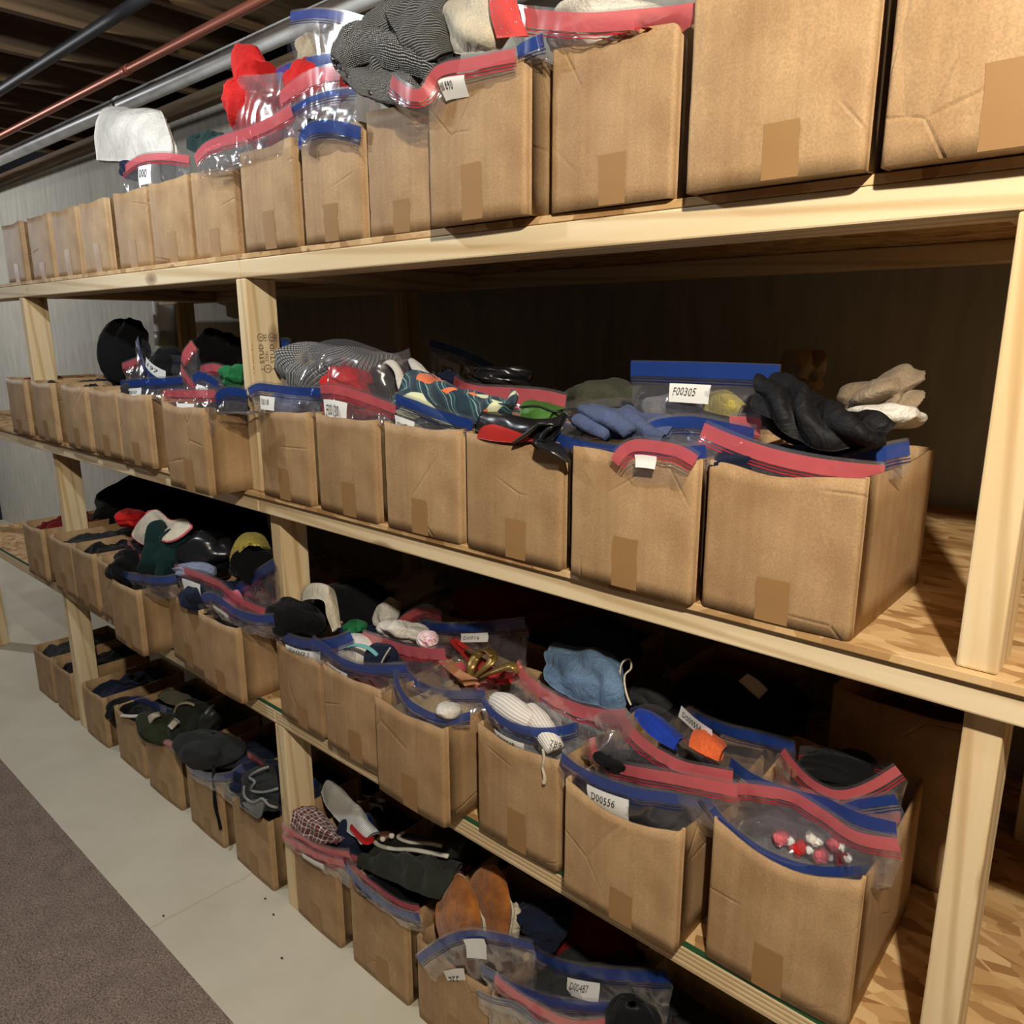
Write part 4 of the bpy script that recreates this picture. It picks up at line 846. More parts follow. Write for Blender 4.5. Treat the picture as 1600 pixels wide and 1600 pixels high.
o = cloth('satin_garment', 'black satin garment heaped over the right end of the second shelf', 'garment', [[(1180, 640, .05), (1178, 606, .06), (1190, 592, .09), (1216, 590, .13)], [(1210, 660, .03), (1216, 624, .035), (1232, 604, .07), (1250, 604, .12)], [(1246, 690, .02), (1256, 650, .02), (1276, 628, .05), (1290, 632, .10)], [(1290, 704, .02), (1304, 670, .012), (1322, 646, .04), (1336, 642, .09)], [(1340, 704, .03), (1352, 680, .02), (1366, 658, .04), (1374, 656, .08)], [(1378, 692, .05), (1386, 684, .04), (1390, 672, .05), (1390, 668, .08)]], 'f_satin', 0.007, 0.006, 42, 9, 60, 48, folds=(0.020, 8.5, 0.9))
lump('satin_body', '', '', 1270, 668, 0.11, 170, 60, 0.09, 'f_satin', 55, 0.06, 2, -0.35, parent=o)
lump('grey_cloth', 'grey brown cloth peak in the dark behind the black satin', 'cloth', 1246, 582, 0.40, 62, 76, 0.12, 'f_khaki', 56, 0.16)
lump('khaki_cloth', 'khaki cloth at the right edge behind the black satin', 'cloth', 1378, 622, 0.22, 92, 64, 0.12, 'f_khaki', 57, 0.2, 3, 0.4)
lump('white_cloth', 'white cloth at the right edge below the khaki cloth', 'cloth', 1384, 654, 0.15, 100, 40, 0.10, 'f_white', 58, 0.14)
bag('dark back bag with red band behind the black satin garment', 'red', [(1270, 624), (1300, 626), (1350, 632)], 0.24, h=0.05, band=0.02)
bag('large red banded bag across the rightmost box of the second shelf', 'red', [(1103, 656), (1150, 676), (1210, 696), (1290, 712), (1384, 722)], [0.006, 0.003, 0.003, 0.018, 0.074], h=0.06, band=0.019, lab=[(0.34, 0.54, 0.060, 0.085, '')], wr=0.005)
bag('blue banded bag behind the black satin at the right edge', 'blue', [(1300, 716), (1340, 704), (1380, 692), (1420, 684)], [0.06, 0.07, 0.08, 0.10], h=0.05)
lump('navy_blouse', 'navy clothing seen through the large red banded bag', 'garment', 1220, 726, 0.06, 210, 60, 0.08, 'f_navy', 59, 0.08)

# ------------------------------------------------------------------ third shelf, left bay
lump('red_hat', 'red cap at the far left of the third shelf', 'cap', 204, 810, 0.12, 44, 28, 0.10, 'f_red', 60, 0.1)
cloth('piped_cloth', 'cream fleece shaped cloth with pink piping in the left bay', 'cloth', [[(228, 852, -.02), (216, 846, -.02), (206, 836, -.015), (214, 818, .0), (232, 800, .03)], [(244, 842, -.03), (236, 836, -.03), (230, 826, -.02), (236, 806, .01), (248, 798, .05)], [(262, 846, -.03), (260, 836, -.02), (262, 826, .0), (264, 820, .03), (266, 812, .05)], [(282, 838, -.01), (280, 828, .0), (278, 818, .02), (280, 814, .05), (284, 810, .07)], [(298, 824, .02), (298, 820, .03), (296, 818, .05), (296, 815, .07), (294, 813, .09)]], 'f_cream', 0.005, 0.003, 50, 4, edge='f_rose', er=0.0035)
lump('teal_jumper', 'dark teal jumper sagging below the pink piped cloth', 'garment', 262, 866, -0.01, 72, 80, 0.10, 'f_dgreen', 62, 0.2, 3)
lump('black_scarf', 'sheer black scarf at the left edge of the third shelf', 'scarf', 210, 884, -0.03, 70, 60, 0.10, 'f_black', 63, 0.14)
bag('dark blue banded bag over the leftmost box of the third shelf', 'blue', [(188, 892), (220, 896), (250, 900), (274, 896)], [-0.07, -0.07, -0.06, -0.03], h=0.04, yb=-0.04, over=True)
bag('red banded bag with pink piped contents behind the leftmost boxes', 'red', [(200, 842), (216, 862), (236, 872)], [-0.03, -0.03, -0.03], h=0.04)
lump('black_purse', 'black shiny purse in the dark of the left bay', 'purse', 320, 862, 0.06, 90, 60, 0.14, 'patent_black', 64, 0.12)
cloth('yellow_cloth', 'yellow and black trimmed garment beside the third shelf post', 'garment', [[(358, 878, .02), (364, 852, .02), (376, 836, .05), (396, 832, .1)], [(372, 866, .01), (384, 848, .015), (398, 838, .05), (412, 836, .1)], [(390, 852, .02), (404, 850, .03), (416, 856, .06), (426, 862, .1)]], 'f_yellow', 0.005, 0.003, 60, 3)
lump('black_dress', 'black garment below the yellow cloth', 'garment', 396, 884, 0.04, 70, 56, 0.08, 'f_black', 65, 0.14)
bag('red banded bag sloping down beside the third shelf post', 'red', [(272, 880), (300, 888), (340, 904), (368, 926), (398, 942), (424, 950)], [-0.03, -0.03, -0.03, -0.03, -0.02, -0.01], h=0.05, lab=[(0.10, 0.30, 0.034, 0.056, '')])
lump('pale_shirt', 'pale blue cloth edge inside the sloping red banded bag', 'garment', 306, 892, 0.0, 70, 24, 0.05, 'f_ice', 66, 0.1)
bag('blue bag edge slanting up to the third shelf post', 'blue', [(368, 914), (390, 896), (426, 872)], [0.02, 0.02, 0.02], h=0.06, band=0.02)
lump('navy_bundle', 'navy clothing under the sloping red banded bag', 'bundle', 340, 930, 0.01, 110, 50, 0.08, 'f_navy', 67, 0.1)
lump('pink_sock', 'pink sock in the blue bag left of the third shelf post', 'sock', 362, 946, -0.01, 28, 40, 0.05, 'f_pink', 68, 0.2)
bag('blue banded bag with sticker and pink sock, left of the third shelf post', 'blue', [(314, 928), (330, 924), (348, 934), (372, 950), (400, 958), (426, 958)], [-0.055, -0.052, -0.05, -0.05, -0.045, -0.03], h=0.03, yb=-0.03, lab=[(0.22, 0.48, 0.032, 0.056, 'D004')])

lump('black_backdrop', 'added black backdrop hiding the lit wall in the left bay, third shelf', 'backdrop', 300, 826, 0.44, 320, 190, 0.16, 'f_black', 69, 0.06)  # added black mass: stands in for deep shade, covers the lit wall
# ------------------------------------------------------------------ third shelf, right bay
o = lump('black_knit', 'black knitted hat bunched beside the third shelf post', 'hat', 464, 968, 0.03, 92, 62, 0.11, 'f_black', 70, 0.20, 2.0, -0.1, over=True)
cloth('cream_sock', 'cream sock folded over behind the black knitted hat', 'sock', [[(466, 942, .06), (468, 920, .07), (482, 910, .09)], [(484, 936, .04), (490, 914, .05), (500, 910, .08)], [(506, 940, .03), (512, 918, .045), (520, 920, .07)], [(510, 962, .03), (518, 946, .04), (526, 940, .06)], [(518, 988, .03), (526, 982, .035), (534, 980, .05)]], 'f_cream', 0.007, 0.003, 50, 5)
bag('blue banded bag around the black knitted hat', 'blue', [(426, 962), (434, 978), (458, 992), (490, 998), (520, 994), (546, 984)], [-0.01, -0.014, -0.014, -0.012, -0.006, 0.01], h=0.02, yb=0.0, band=0.021, lab=[(0.28, 0.66, 0.028, 0.045, 'D001')], over=True)
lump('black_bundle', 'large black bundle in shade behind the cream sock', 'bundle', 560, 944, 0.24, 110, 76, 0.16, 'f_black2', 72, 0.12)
lump('green_sock', 'small green sock between the black bundle and the blue bag', 'sock', 556, 980, 0.10, 36, 20, 0.05, 'f_green', 73, 0.16)
lump('beige_bundle', 'beige cotton bundle in the deep shade of the third shelf', 'bundle', 650, 930, 0.38, 116, 74, 0.14, 'f_beige', 74, 0.16, 3)
lump('white_sleeve', 'white sleeve emerging below the beige bundle', 'garment', 606, 958, 0.24, 34, 50, 0.06, 'f_white', 75, 0.1, 3, -0.5)
bag('red banded bag edge in shade below the beige bundle', 'red', [(612, 974), (634, 956), (662, 944), (690, 954)], [0.2, 0.2, 0.2, 0.2], h=0.05)
bag('thin red orange bag edge behind the third shelf post', 'red', [(482, 906), (500, 908), (520, 900)], 0.3, h=0.04)
o = lump('striped_sock', 'white ribbed sock with a teal stripe', 'sock', 560, 1016, 0.05, 66, 50, 0.08, 'p_ribwhite', 76, 0.05, 2, -0.1, 0.8, uvs=(3, 1))
tube('teal_stripe', '', '', [(540, 1014, .012), (556, 1008, .006), (574, 1012, .008), (590, 1024, .014)], 0.005, 'teal_stripe', 0.5, parent=o)
o = lump('navy_sock', 'navy sock with a pale stitched line', 'sock', 598, 1026, 0.04, 58, 40, 0.07, 'f_navy', 77, 0.05, 2)
tube('stitched_line', '', '', [(610, 1012, .0), (602, 1024, -.004), (596, 1036, -.004)], 0.0016, 'f_cream', parent=o, ns=6)
bag('blue banded bag with two rolled socks, right of the black hat bag', 'blue', [(488, 992), (508, 1006), (530, 1022), (560, 1034), (595, 1036), (634, 1034)], [-0.014, -0.018, -0.018, -0.016, -0.014, -0.01], h=0.03, yb=0.0, lab=[(0.24, 0.46, 0.034, 0.050, 'D0019')])
bag('little red zip tab between the black hat and striped sock', 'red', [(518, 1012), (526, 1000), (536, 990)], [0.01, 0.015, 0.02], h=0.03, band=0.022)
lump('white_nightshirt', 'white cloth with rose print above a pink banded bag', 'garment', 632, 986, 0.10, 88, 30, 0.08, 'f_white', 78, 0.2, 3, -0.15)
lump('rose_print_cloth', 'cloth with a blue and rose flower print', 'cloth', 668, 1000, 0.075, 34, 28, 0.05, 'p_rose', 79, 0.1)
bag('pink banded bag with flower printed cloth', 'red', [(566, 984), (600, 994), (640, 1006), (694, 1010)], [0.06, 0.055, 0.05, 0.05], h=0.07, band=0.024)
bag('blue banded bag with sandals and the sticker D0016', 'blue', [(660, 968), (700, 972), (760, 970), (818, 964)], [0.20, 0.19, 0.19, 0.2], h=0.16, lab=[(0.44, 0.68, 0.024, 0.046, 'D0016')], bulge=0.012)
def sandal(label):
    rt = root('sandal', label, 'sandal', at(760, 1050, 0.14))
    cloth('sole', '', '', [[(700, 1000, .19), (712, 996, .19), (724, 1006, .185)], [(720, 1022, .17), (740, 1020, .165), (752, 1026, .16)], [(744, 1044, .14), (772, 1056, .125), (790, 1050, .12)], [(770, 1062, .11), (800, 1058, .105), (812, 1046, .11)]], 'red_leather', 0.010, 0.001, 40, 2, parent=rt)
    tube('strap', '', '', [(738, 1060, .10), (736, 1044, .10), (744, 1026, .12), (762, 1016, .13), (770, 1030, .11), (756, 1044, .095), (742, 1058, .09)], [.006, .010, .012, .010, .010, .010, .008], 'bronze', 0.45, n=46, parent=rt)
    tube('heel_strap', '', '', [(752, 1058, .085), (775, 1048, .08), (800, 1040, .085), (810, 1050, .09)], [.006, .010, .012, .008], 'bronze', 0.45, parent=rt)
    tube('strap_loop', '', '', [(728, 1014, .16), (742, 1020, .14), (760, 1016, .12), (768, 1026, .105)], [.004, .007, .008, .005], 'bronze', 0.5, parent=rt)
sandal('bronze strapped sandal with a red sole in a clear bag')
cloth('tan_insole', 'tan leather shoe lying beside the bronze sandal', 'shoe', [[(684, 1034, .12), (696, 1030, .13), (708, 1036, .13)], [(700, 1048, .10), (716, 1044, .105), (726, 1050, .105)], [(722, 1064, .07), (738, 1062, .075), (748, 1062, .075)]], 'tan_leather', 0.012, 0.001)
bag('empty blue banded bag gaping toward the viewer', 'blue', [(622, 1046), (628, 1072), (646, 1094), (676, 1110), (705, 1114), (734, 1108)], [-0.040, -0.044, -0.047, -0.044, -0.034, -0.004], h=0.03, yb=-0.025, back=[(628, 1042), (640, 1060), (662, 1074), (700, 1078), (756, 1078)], y2=[-0.02, 0.01, 0.03, 0.05, 0.05], both=False)
bag('blue banded bag behind the gaping empty bag', 'blue', [(600, 1038), (625, 1036), (655, 1060), (690, 1074), (756, 1074)], [0.02, 0.03, 0.05, 0.06, 0.06], h=0.06)
lump('white_ball', 'white rounded cloth inside the gaping empty bag', 'cloth', 702, 1110, -0.03, 40, 22, 0.05, 'f_white', 80, 0.05)
tube('sock_roll', 'rolled white sock, left of the pair in an open blue bag', 'sock', [(776, 1096, .05), (792, 1104, .04), (812, 1118, .03), (832, 1130, .03)], [.018, .024, .024, .018], 'p_ribwhite', wr=0.0015, uvs=(1, 2))
tube('sock_roll', 'rolled white sock numbered 789, reaching over the rim', 'sock', [(828, 1112, .06), (842, 1130, .04), (856, 1150, .02), (868, 1172, .01)], [.018, .022, .020, .016], 'p_ribwhite', wr=0.0015, seed=4, uvs=(1, 2))
bag('open blue banded bag with rolled white socks and sticker D00568', 'blue', [(758, 1086), (772, 1104), (796, 1122), (830, 1132), (866, 1132), (903, 1124)], [0.0, -0.003, -0.004, 0.0, 0.016, 0.05], h=0.03, yb=0.012, back=[(764, 1088), (790, 1080), (822, 1080), (850, 1098), (878, 1124)], y2=[0.02, 0.07, 0.09, 0.06, 0.02], lab=[(0.24, 0.52, 0.036, 0.056, 'D00568')])
VV, FF = text_mesh('789', 1.0, 0.2, 0.03); so = bpy.data.objects['sock_roll.001']
P3 = np.array([at(858 + v[0] * 12, 1166 - v[1] * 15 + v[0] * 3, -0.016) for v in VV]); mesh_obj('handwriting', P3, FF, 'black_ink', so, smooth=False)
bag('long bright red banded bag sweeping below the denim', 'red', [(812, 1028), (828, 1052), (858, 1076), (900, 1094), (940, 1104), (976, 1104)], [0.09, 0.08, 0.06, 0.05, 0.04, 0.04], h=0.08, band=0.024)
o = cloth('denim_garment', 'light blue denim garment rising from the long red banded bag', 'garment', [[(852, 1062, .10), (850, 1030, .12), (854, 1012, .15), (866, 1002, .2)], [(880, 1086, .09), (884, 1044, .095), (890, 1022, .12), (900, 1010, .18)], [(920, 1100, .08), (930, 1060, .08), (936, 1028, .11), (940, 1014, .17)], [(956, 1108, .07), (966, 1080, .075), (968, 1050, .1), (966, 1030, .16)], [(974, 1108, .08), (978, 1092, .09), (976, 1070, .11), (972, 1050, .16)]], 'f_denim', 0.012, 0.005, 38, 8, 44, 40, folds=(0.010, 6, 0.7))
lump('dark_jeans', 'dark jeans in the shade behind the light denim', 'garment', 940, 1010, 0.34, 120, 76, 0.14, 'f_denimd', 82, 0.12)
tube('drawstring', 'pale drawstring looping beside the light denim', 'cord', [(968, 1060, .10), (972, 1036, .12), (984, 1030, .13), (986, 1044, .12), (976, 1056, .10), (978, 1080, .08), (986, 1102, .07)], 0.0018, 'f_cream', ns=6)
lump('grey_jeans', 'grey jeans corner between denim and the back blue bag', 'garment', 1020, 1086, 0.24, 70, 50, 0.1, 'f_charcoal', 83, 0.12)
bag('dim blue bag with slanted sticker deep in the third shelf', 'blue', [(1044, 1044), (1056, 1076), (1080, 1104), (1130, 1128), (1190, 1142), (1242, 1156)], [0.26, 0.24, 0.22, 0.2, 0.2, 0.2], h=0.09)
cloth('loose_tag', 'white slanted paper tag in the deep shade', 'tag', [[(1168, 1052, .30), (1186, 1064, .30), (1200, 1078, .30)], [(1154, 1064, .28), (1170, 1078, .28), (1186, 1092, .28)]], 'paper_white', 0.001, 0.0, m=6, n=8)
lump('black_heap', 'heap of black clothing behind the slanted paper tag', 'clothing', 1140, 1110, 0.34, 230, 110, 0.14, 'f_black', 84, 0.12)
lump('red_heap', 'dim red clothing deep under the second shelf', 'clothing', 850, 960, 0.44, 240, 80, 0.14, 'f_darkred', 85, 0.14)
# box D00556
cloth('blue_cloth', 'royal blue cloth in the open red banded bag', 'cloth', [[(990, 1118, .06), (994, 1106, .075), (1006, 1106, .10)], [(1006, 1140, .05), (1016, 1116, .065), (1030, 1118, .10)], [(1028, 1158, .045), (1040, 1136, .06), (1050, 1134, .09)], [(1054, 1172, .045), (1060, 1158, .055), (1068, 1152, .08)]], 'f_blue', 0.010, 0.003, 50, 4)
cloth('orange_cloth', 'orange knitted cloth beside the royal blue cloth', 'cloth', [[(1076, 1166, .06), (1084, 1144, .085), (1096, 1140, .11)], [(1096, 1178, .05), (1106, 1154, .07), (1116, 1148, .10)], [(1124, 1190, .05), (1130, 1172, .06), (1136, 1166, .09)]], 'f_orange', 0.008, 0.003, 70, 4)
bag('open red banded bag holding royal blue and orange cloth', 'red', [(974, 1110), (992, 1134), (1022, 1160), (1066, 1184), (1110, 1194), (1146, 1200)], [0.03, 0.02, 0.01, 0.01, 0.01, 0.02], h=0.06, band=0.02, back=[(985, 1106), (1020, 1100), (1050, 1116), (1090, 1150), (1142, 1186)], y2=[0.06, 0.11, 0.13, 0.11, 0.06], lab=[(0.50, 0.86, -0.030, -0.008, 'D000554', 0.0, True)])
bag('crumpled clear bag glinting below the long red band', 'red', [(926, 1120), (950, 1108), (975, 1112), (996, 1124)], [0.03, 0.02, 0.02, 0.02], h=0.07, plain=True, bulge=0.02, wr=0.006)
bag('red banded bag with black cloth behind the bag D00556', 'red', [(932, 1150), (938, 1172), (962, 1186), (1010, 1196), (1070, 1206), (1150, 1222)], [0.02, 0.012, 0.004, 0.0, 0.0, 0.004], h=0.05, band=0.018, yb=0.03)
lump('black_cloth', 'black cloth in the red banded bag behind D00556', 'cloth', 1010, 1200, 0.05, 150, 40, 0.07, 'f_black', 88, 0.08, 3, -0.2)
bag('front blue banded bag with the sticker D00556', 'blue', [(880, 1172), (904, 1192), (940, 1210), (990, 1226), (1040, 1234), (1096, 1240)], [-0.022, -0.026, -0.027, -0.024, -0.008, 0.022], h=0.05, yb=-0.008, lab=[(0.27, 0.56, 0.024, 0.058, 'D00556')], wr=0.005)
lump('black_blouse', 'black top folded inside the bag D00556', 'garment', 985, 1262, 0.035, 190, 70, 0.06, 'f_black2', 89, 0.04, 3, -0.3)
# candy box
bag('wide open blue banded bag with wrapped candy, far right', 'blue', [(1110, 1242), (1128, 1268), (1160, 1298), (1204, 1326), (1256, 1344), (1310, 1350), (1358, 1346)], [0.004, 0.002, 0.0, 0.0, 0.006, 0.024, 0.058], h=0.05, band=0.014, yb=0.02, back=[(1114, 1244), (1150, 1246), (1200, 1252), (1250, 1272), (1296, 1304), (1330, 1346)], y2=[0.03, 0.07, 0.09, 0.09, 0.06, 0.02], wr=0.005)
bag('crumpled clear wrapper lying inside the wide open blue bag', 'blue', [(1150, 1290), (1190, 1276), (1230, 1284), (1280, 1300), (1310, 1326)], [0.03, 0.04, 0.045, 0.045, 0.03], h=0.04, plain=True, bulge=0.012, wr=0.007)
for k, (px, py, ww, hh, mm) in enumerate([(1222, 1310, 26, 20, 'f_rose'), (1250, 1324, 30, 22, 'f_red'), (1284, 1336, 30, 24, 'f_rose'), (1312, 1338, 26, 20, 'f_darkred'), (1268, 1312, 22, 16, 'f_white'), (1302, 1320, 24, 18, 'f_rose')]):
    o = lump('wrapped_candy', 'red and white wrapped candy in the wide open blue bag', 'candy', px, py, 0.05, ww, hh, 0.022, mm, 90 + k, 0.12, 3, 0.5 * k, m=14, n=20, group='wrapped candies in the open bag')
    lump('wrapper_twist', '', '', px + ww * 0.5, py + 4, 0.048, 12, 13, 0.012, 'paper_white', 95 + k, 0.25, m=8, n=12, parent=o)
bag('long red banded bag curving behind the candy bag', 'red', [(1084, 1200), (1130, 1216), (1190, 1222), (1240, 1232), (1290, 1262), (1340, 1294), (1400, 1304)], [0.05, 0.045, 0.05, 0.06, 0.05, 0.04, 0.04], h=0.07, band=0.018)
bag('long blue banded bag curving above the long red band', 'blue', [(1144, 1180), (1180, 1206), (1230, 1226), (1290, 1242), (1340, 1264), (1400, 1280)], [0.10, 0.09, 0.08, 0.08, 0.07, 0.07], h=0.08, band=0.018)
bag('red banded bag with dark mouth in the far right box', 'red', [(1228, 1166), (1246, 1190), (1274, 1216), (1306, 1230), (1344, 1222), (1396, 1192)], [0.14, 0.13, 0.12, 0.12, 0.13, 0.15], h=0.07, band=0.014, back=[(1250, 1166), (1290, 1166), (1340, 1180), (1396, 1190)], y2=[0.17, 0.2, 0.2, 0.17])
bag('short blue banded bag at the right picture edge', 'blue', [(1310, 1254), (1340, 1244), (1396, 1236)], [0.10, 0.1, 0.1], h=0.06, band=0.013)
lump('dark_clothing', 'dark clothing inside the red bag of the far right box', 'clothing', 1310, 1200, 0.19, 120, 60, 0.08, 'f_black2', 99, 0.1)
tube('knotted_string', 'short knotted cream cord hanging down the white sock box', 'cord', [(848, 1170, -.016), (850, 1184, -.0185), (848, 1200, -.0195), (851, 1214, -.0195), (850, 1224, -.0195)], [.0022, .0026, .0020, .0028, .0034], 'f_cream', ns=8, wr=0.0004)

# ------------------------------------------------------------------ floor row, left bay
lump('black_shoe', 'black shoe with white toothed sole at the far left floor box', 'shoe', 200, 1110, 0.06, 60, 34, 0.12, 'f_black', 101, 0.08)
tube('white_sole', '', '', [(190, 1118, .0), (210, 1119, .0), (232, 1116, .01)], 0.007, 'white_rubber', 0.6, parent=bpy.data.objects['black_shoe.001'])
bag('blue banded bag at the far left of the floor row', 'blue', [(180, 1100), (215, 1086), (245, 1098), (278, 1112)], [0.07, 0.07, 0.06, 0.05], h=0.05)
bag('pale blue banded bag in front of the toothed sole', 'blue', [(180, 1116), (205, 1126), (222, 1132)], 0.005, h=0.05)
cloth('olive_hood', 'olive hood standing behind the green shoes', 'garment', [[(244, 1086, .12), (252, 1080, .14), (262, 1074, .18)], [(258, 1098, .10), (268, 1086, .12), (278, 1080, .16)], [(278, 1104, .09), (286, 1092, .11), (294, 1086, .15)], [(296, 1112, .09), (302, 1100, .1), (308, 1096, .13)]], 'f_olive2', 0.008, 0.003)
o = lump('green_shoe', 'dark green shoe with pale rim standing behind the camouflage cloth', 'shoe', 296, 1126, 0.05, 54, 66, 0.10, 'f_dolive', 103, 0.06, 2, -0.6)
tube('shoe_rim', '', '', [(272, 1118, .01), (276, 1104, .015), (290, 1098, .03), (304, 1102, .05)], 0.005, 'f_beige', 0.6, parent=o)
o = lump('camo_cloth', 'dark green folded cloth with cream patches on the floor box', 'cloth', 262, 1140, 0.03, 96, 46, 0.10, 'f_camo', 104, 0.1, 3, -0.2, over=True)
cloth('cream_patch', '', '', [[(262, 1134, -.02), (272, 1122, -.015)], [(268, 1140, -.022), (280, 1128, -.016)]], 'f_cream', 0.003, 0.0, m=6, n=6, parent=o)
cloth('cream_collar', '', '', [[(224, 1136, -.014), (232, 1118, -.01), (246, 1112, .0)], [(232, 1134, -.018), (240, 1122, -.014), (250, 1118, .0)]], 'f_cream', 0.004, 0.001, m=8, n=10, parent=o)
bag('red banded bag around the dark green camouflage cloth', 'red', [(216, 1134), (228, 1146), (250, 1154), (288, 1156)], [0.0, -0.004, -0.006, 0.0], h=0.03, yb=0.01, band=0.012)
bag('red bag corner standing between green shoe and felt hat', 'red', [(322, 1136), (336, 1142), (348, 1140)], 0.06, h=0.06, band=0.02)
lump('green_slipper', 'dark green glossy slipper beside the green shoe', 'slipper', 330, 1124, 0.08, 30, 50, 0.08, 'dark_leather', 105, 0.08, 2, -0.6)
o = lump('felt_hat', 'dark grey felt hat with a cord hanging down its box', 'hat', 330, 1172, 0.02, 104, 52, 0.16, 'f_charcoal', 106, 0.16, 2.4, -0.12, over=True)
tube('cord', '', '', [(334, 1196, -.03), (334, 1216, -.014), (335, 1244, -.012), (338, 1266, -.012), (342, 1282, -.012), (345, 1296, -.012)], [.004, .005, .005, .006, .004, .005], 'f_black', 0.8, parent=o)
bag('navy banded bag under the felt hat', 'blue', [(292, 1190), (306, 1202), (330, 1208), (356, 1206), (376, 1194)], [-0.012, -0.016, -0.018, -0.014, 0.0], h=0.03, yb=0.01, band=0.014, over=True)
bag('red banded bag with snaps behind the denim ruffle', 'red', [(386, 1172), (398, 1180), (414, 1192)], [0.05, 0.05, 0.05], h=0.05, band=0.016)
lump('navy_heap', 'navy heap behind the denim ruffle', 'clothing', 400, 1216, 0.05, 76, 60, 0.12, 'f_navy', 108, 0.12)
def ruffle(label):
    rt = root('denim_ruffle', label, 'garment', at(405, 1240, -0.02))
    cloth('body', '', '', [[(376, 1240, -.01), (384, 1208, .0), (404, 1196, .03), (428, 1198, .05)], [(380, 1256, -.02), (394, 1232, -.02), (412, 1222, .0), (434, 1220, .02)], [(386, 1262, -.024), (402, 1252, -.03), (418, 1248, -.02), (436, 1244, .0)], [(404, 1276, -.02), (414, 1268, -.026), (424, 1268, -.02), (436, 1266, -.01)]], 'f_charcoal', 0.006, 0.007, 60, 7, parent=rt)
    for P in ([(420, 1198, .01), (404, 1204, -.01), (390, 1214, -.02), (398, 1222, -.028), (392, 1234, -.03), (410, 1238, -.026), (434, 1232, -.01)], [(382, 1228, -.02), (382, 1244, -.028), (396, 1254, -.036), (410, 1248, -.036), (420, 1258, -.03), (434, 1262, -.016)], [(376, 1258, -.018), (392, 1270, -.024), (404, 1278, -.024)]):
        tube('frayed_hem', '', '', P, 0.0035, 'f_lgrey', parent=rt, ns=7, wr=0.001)
    cloth('grey_flap', '', '', [[(378, 1254, -.028), (396, 1250, -.034), (416, 1250, -.03)], [(386, 1264, -.03), (398, 1266, -.034), (412, 1262, -.03)], [(404, 1279, -.028), (406, 1278, -.028), (408, 1276, -.028)]], 'f_lgrey', 0.003, 0.001, m=10, n=12, parent=rt)
ruffle('grey denim ruffle with frayed hems spilling over a floor box')

# ------------------------------------------------------------------ floor row, right bay
o = cloth('plaid_shirt', 'red and navy plaid shirt bunched up by the lower post', 'shirt', [[(454, 1290, -.01), (456, 1268, .0), (468, 1258, .03), (486, 1258, .06)], [(470, 1306, -.014), (474, 1282, -.012), (490, 1272, .02), (504, 1272, .06)], [(490, 1316, -.012), (500, 1296, -.01), (512, 1290, .02), (522, 1294, .06)], [(520, 1322, .0), (528, 1314, .0), (534, 1312, .02), (538, 1312, .05)]], 'p_plaid', 0.007, 0.009, 60, 5, 36, 32, uvs=(0.8, 1.1))
bag('red banded bag below the plaid shirt, upper band', 'red', [(440, 1284), (460, 1296), (490, 1314), (520, 1324), (544, 1326)], [-0.02, -0.02, -0.018, -0.014, -0.01], h=0.04, yb=0.01, over=True)
bag('red banded bag below the plaid shirt, lower band at the rim', 'red', [(440, 1300), (470, 1316), (500, 1332), (536, 1340)], [-0.024, -0.024, -0.022, -0.016], h=0.03, yb=0.01, lab=[(0.36, 0.7, 0.024, 0.04, '')], over=True)
lump('navy_sleeve', 'navy sleeve hanging between plaid and striped shirts', 'garment', 545, 1316, 0.06, 50, 56, 0.08, 'f_navy', 111, 0.12)
cloth('striped_shirt', 'white and grey striped shirt standing in the floor row', 'shirt', [[(500, 1238, .13), (511, 1220, .14), (528, 1226, .16)], [(512, 1264, .10), (534, 1240, .11), (552, 1250, .13)], [(530, 1286, .075), (556, 1262, .085), (572, 1272, .1)], [(548, 1304, .045), (566, 1284, .055), (582, 1290, .08)], [(566, 1320, .03), (580, 1302, .04), (594, 1300, .07)]], 'p_stripe', 0.006, 0.004, 50, 4, 36, 24, uvs=(1, 3.0))
cloth('red_trim', 'red ribbed waistband below the striped shirt', 'cloth', [[(548, 1288, .035), (560, 1302, .03), (572, 1310, .03), (584, 1306, .045)], [(546, 1294, .033), (560, 1312, .028), (572, 1320, .028), (584, 1316, .043)]], 'f_red', 0.004, 0.0005, m=6, n=18)
lump('black_backdrop', 'black coats filling the shade of the floor row', 'clothing', 575, 1262, 0.42, 180, 110, 0.14, 'f_black', 112, 0.1)
bag('dim bag with the sticker B00270 behind the striped shirt', 'blue', [(552, 1240), (580, 1244), (606, 1252)], [0.24, 0.24, 0.24], h=0.06, band=0.004, lab=[(0.10, 0.86, 0.016, 0.056, 'B00270')])
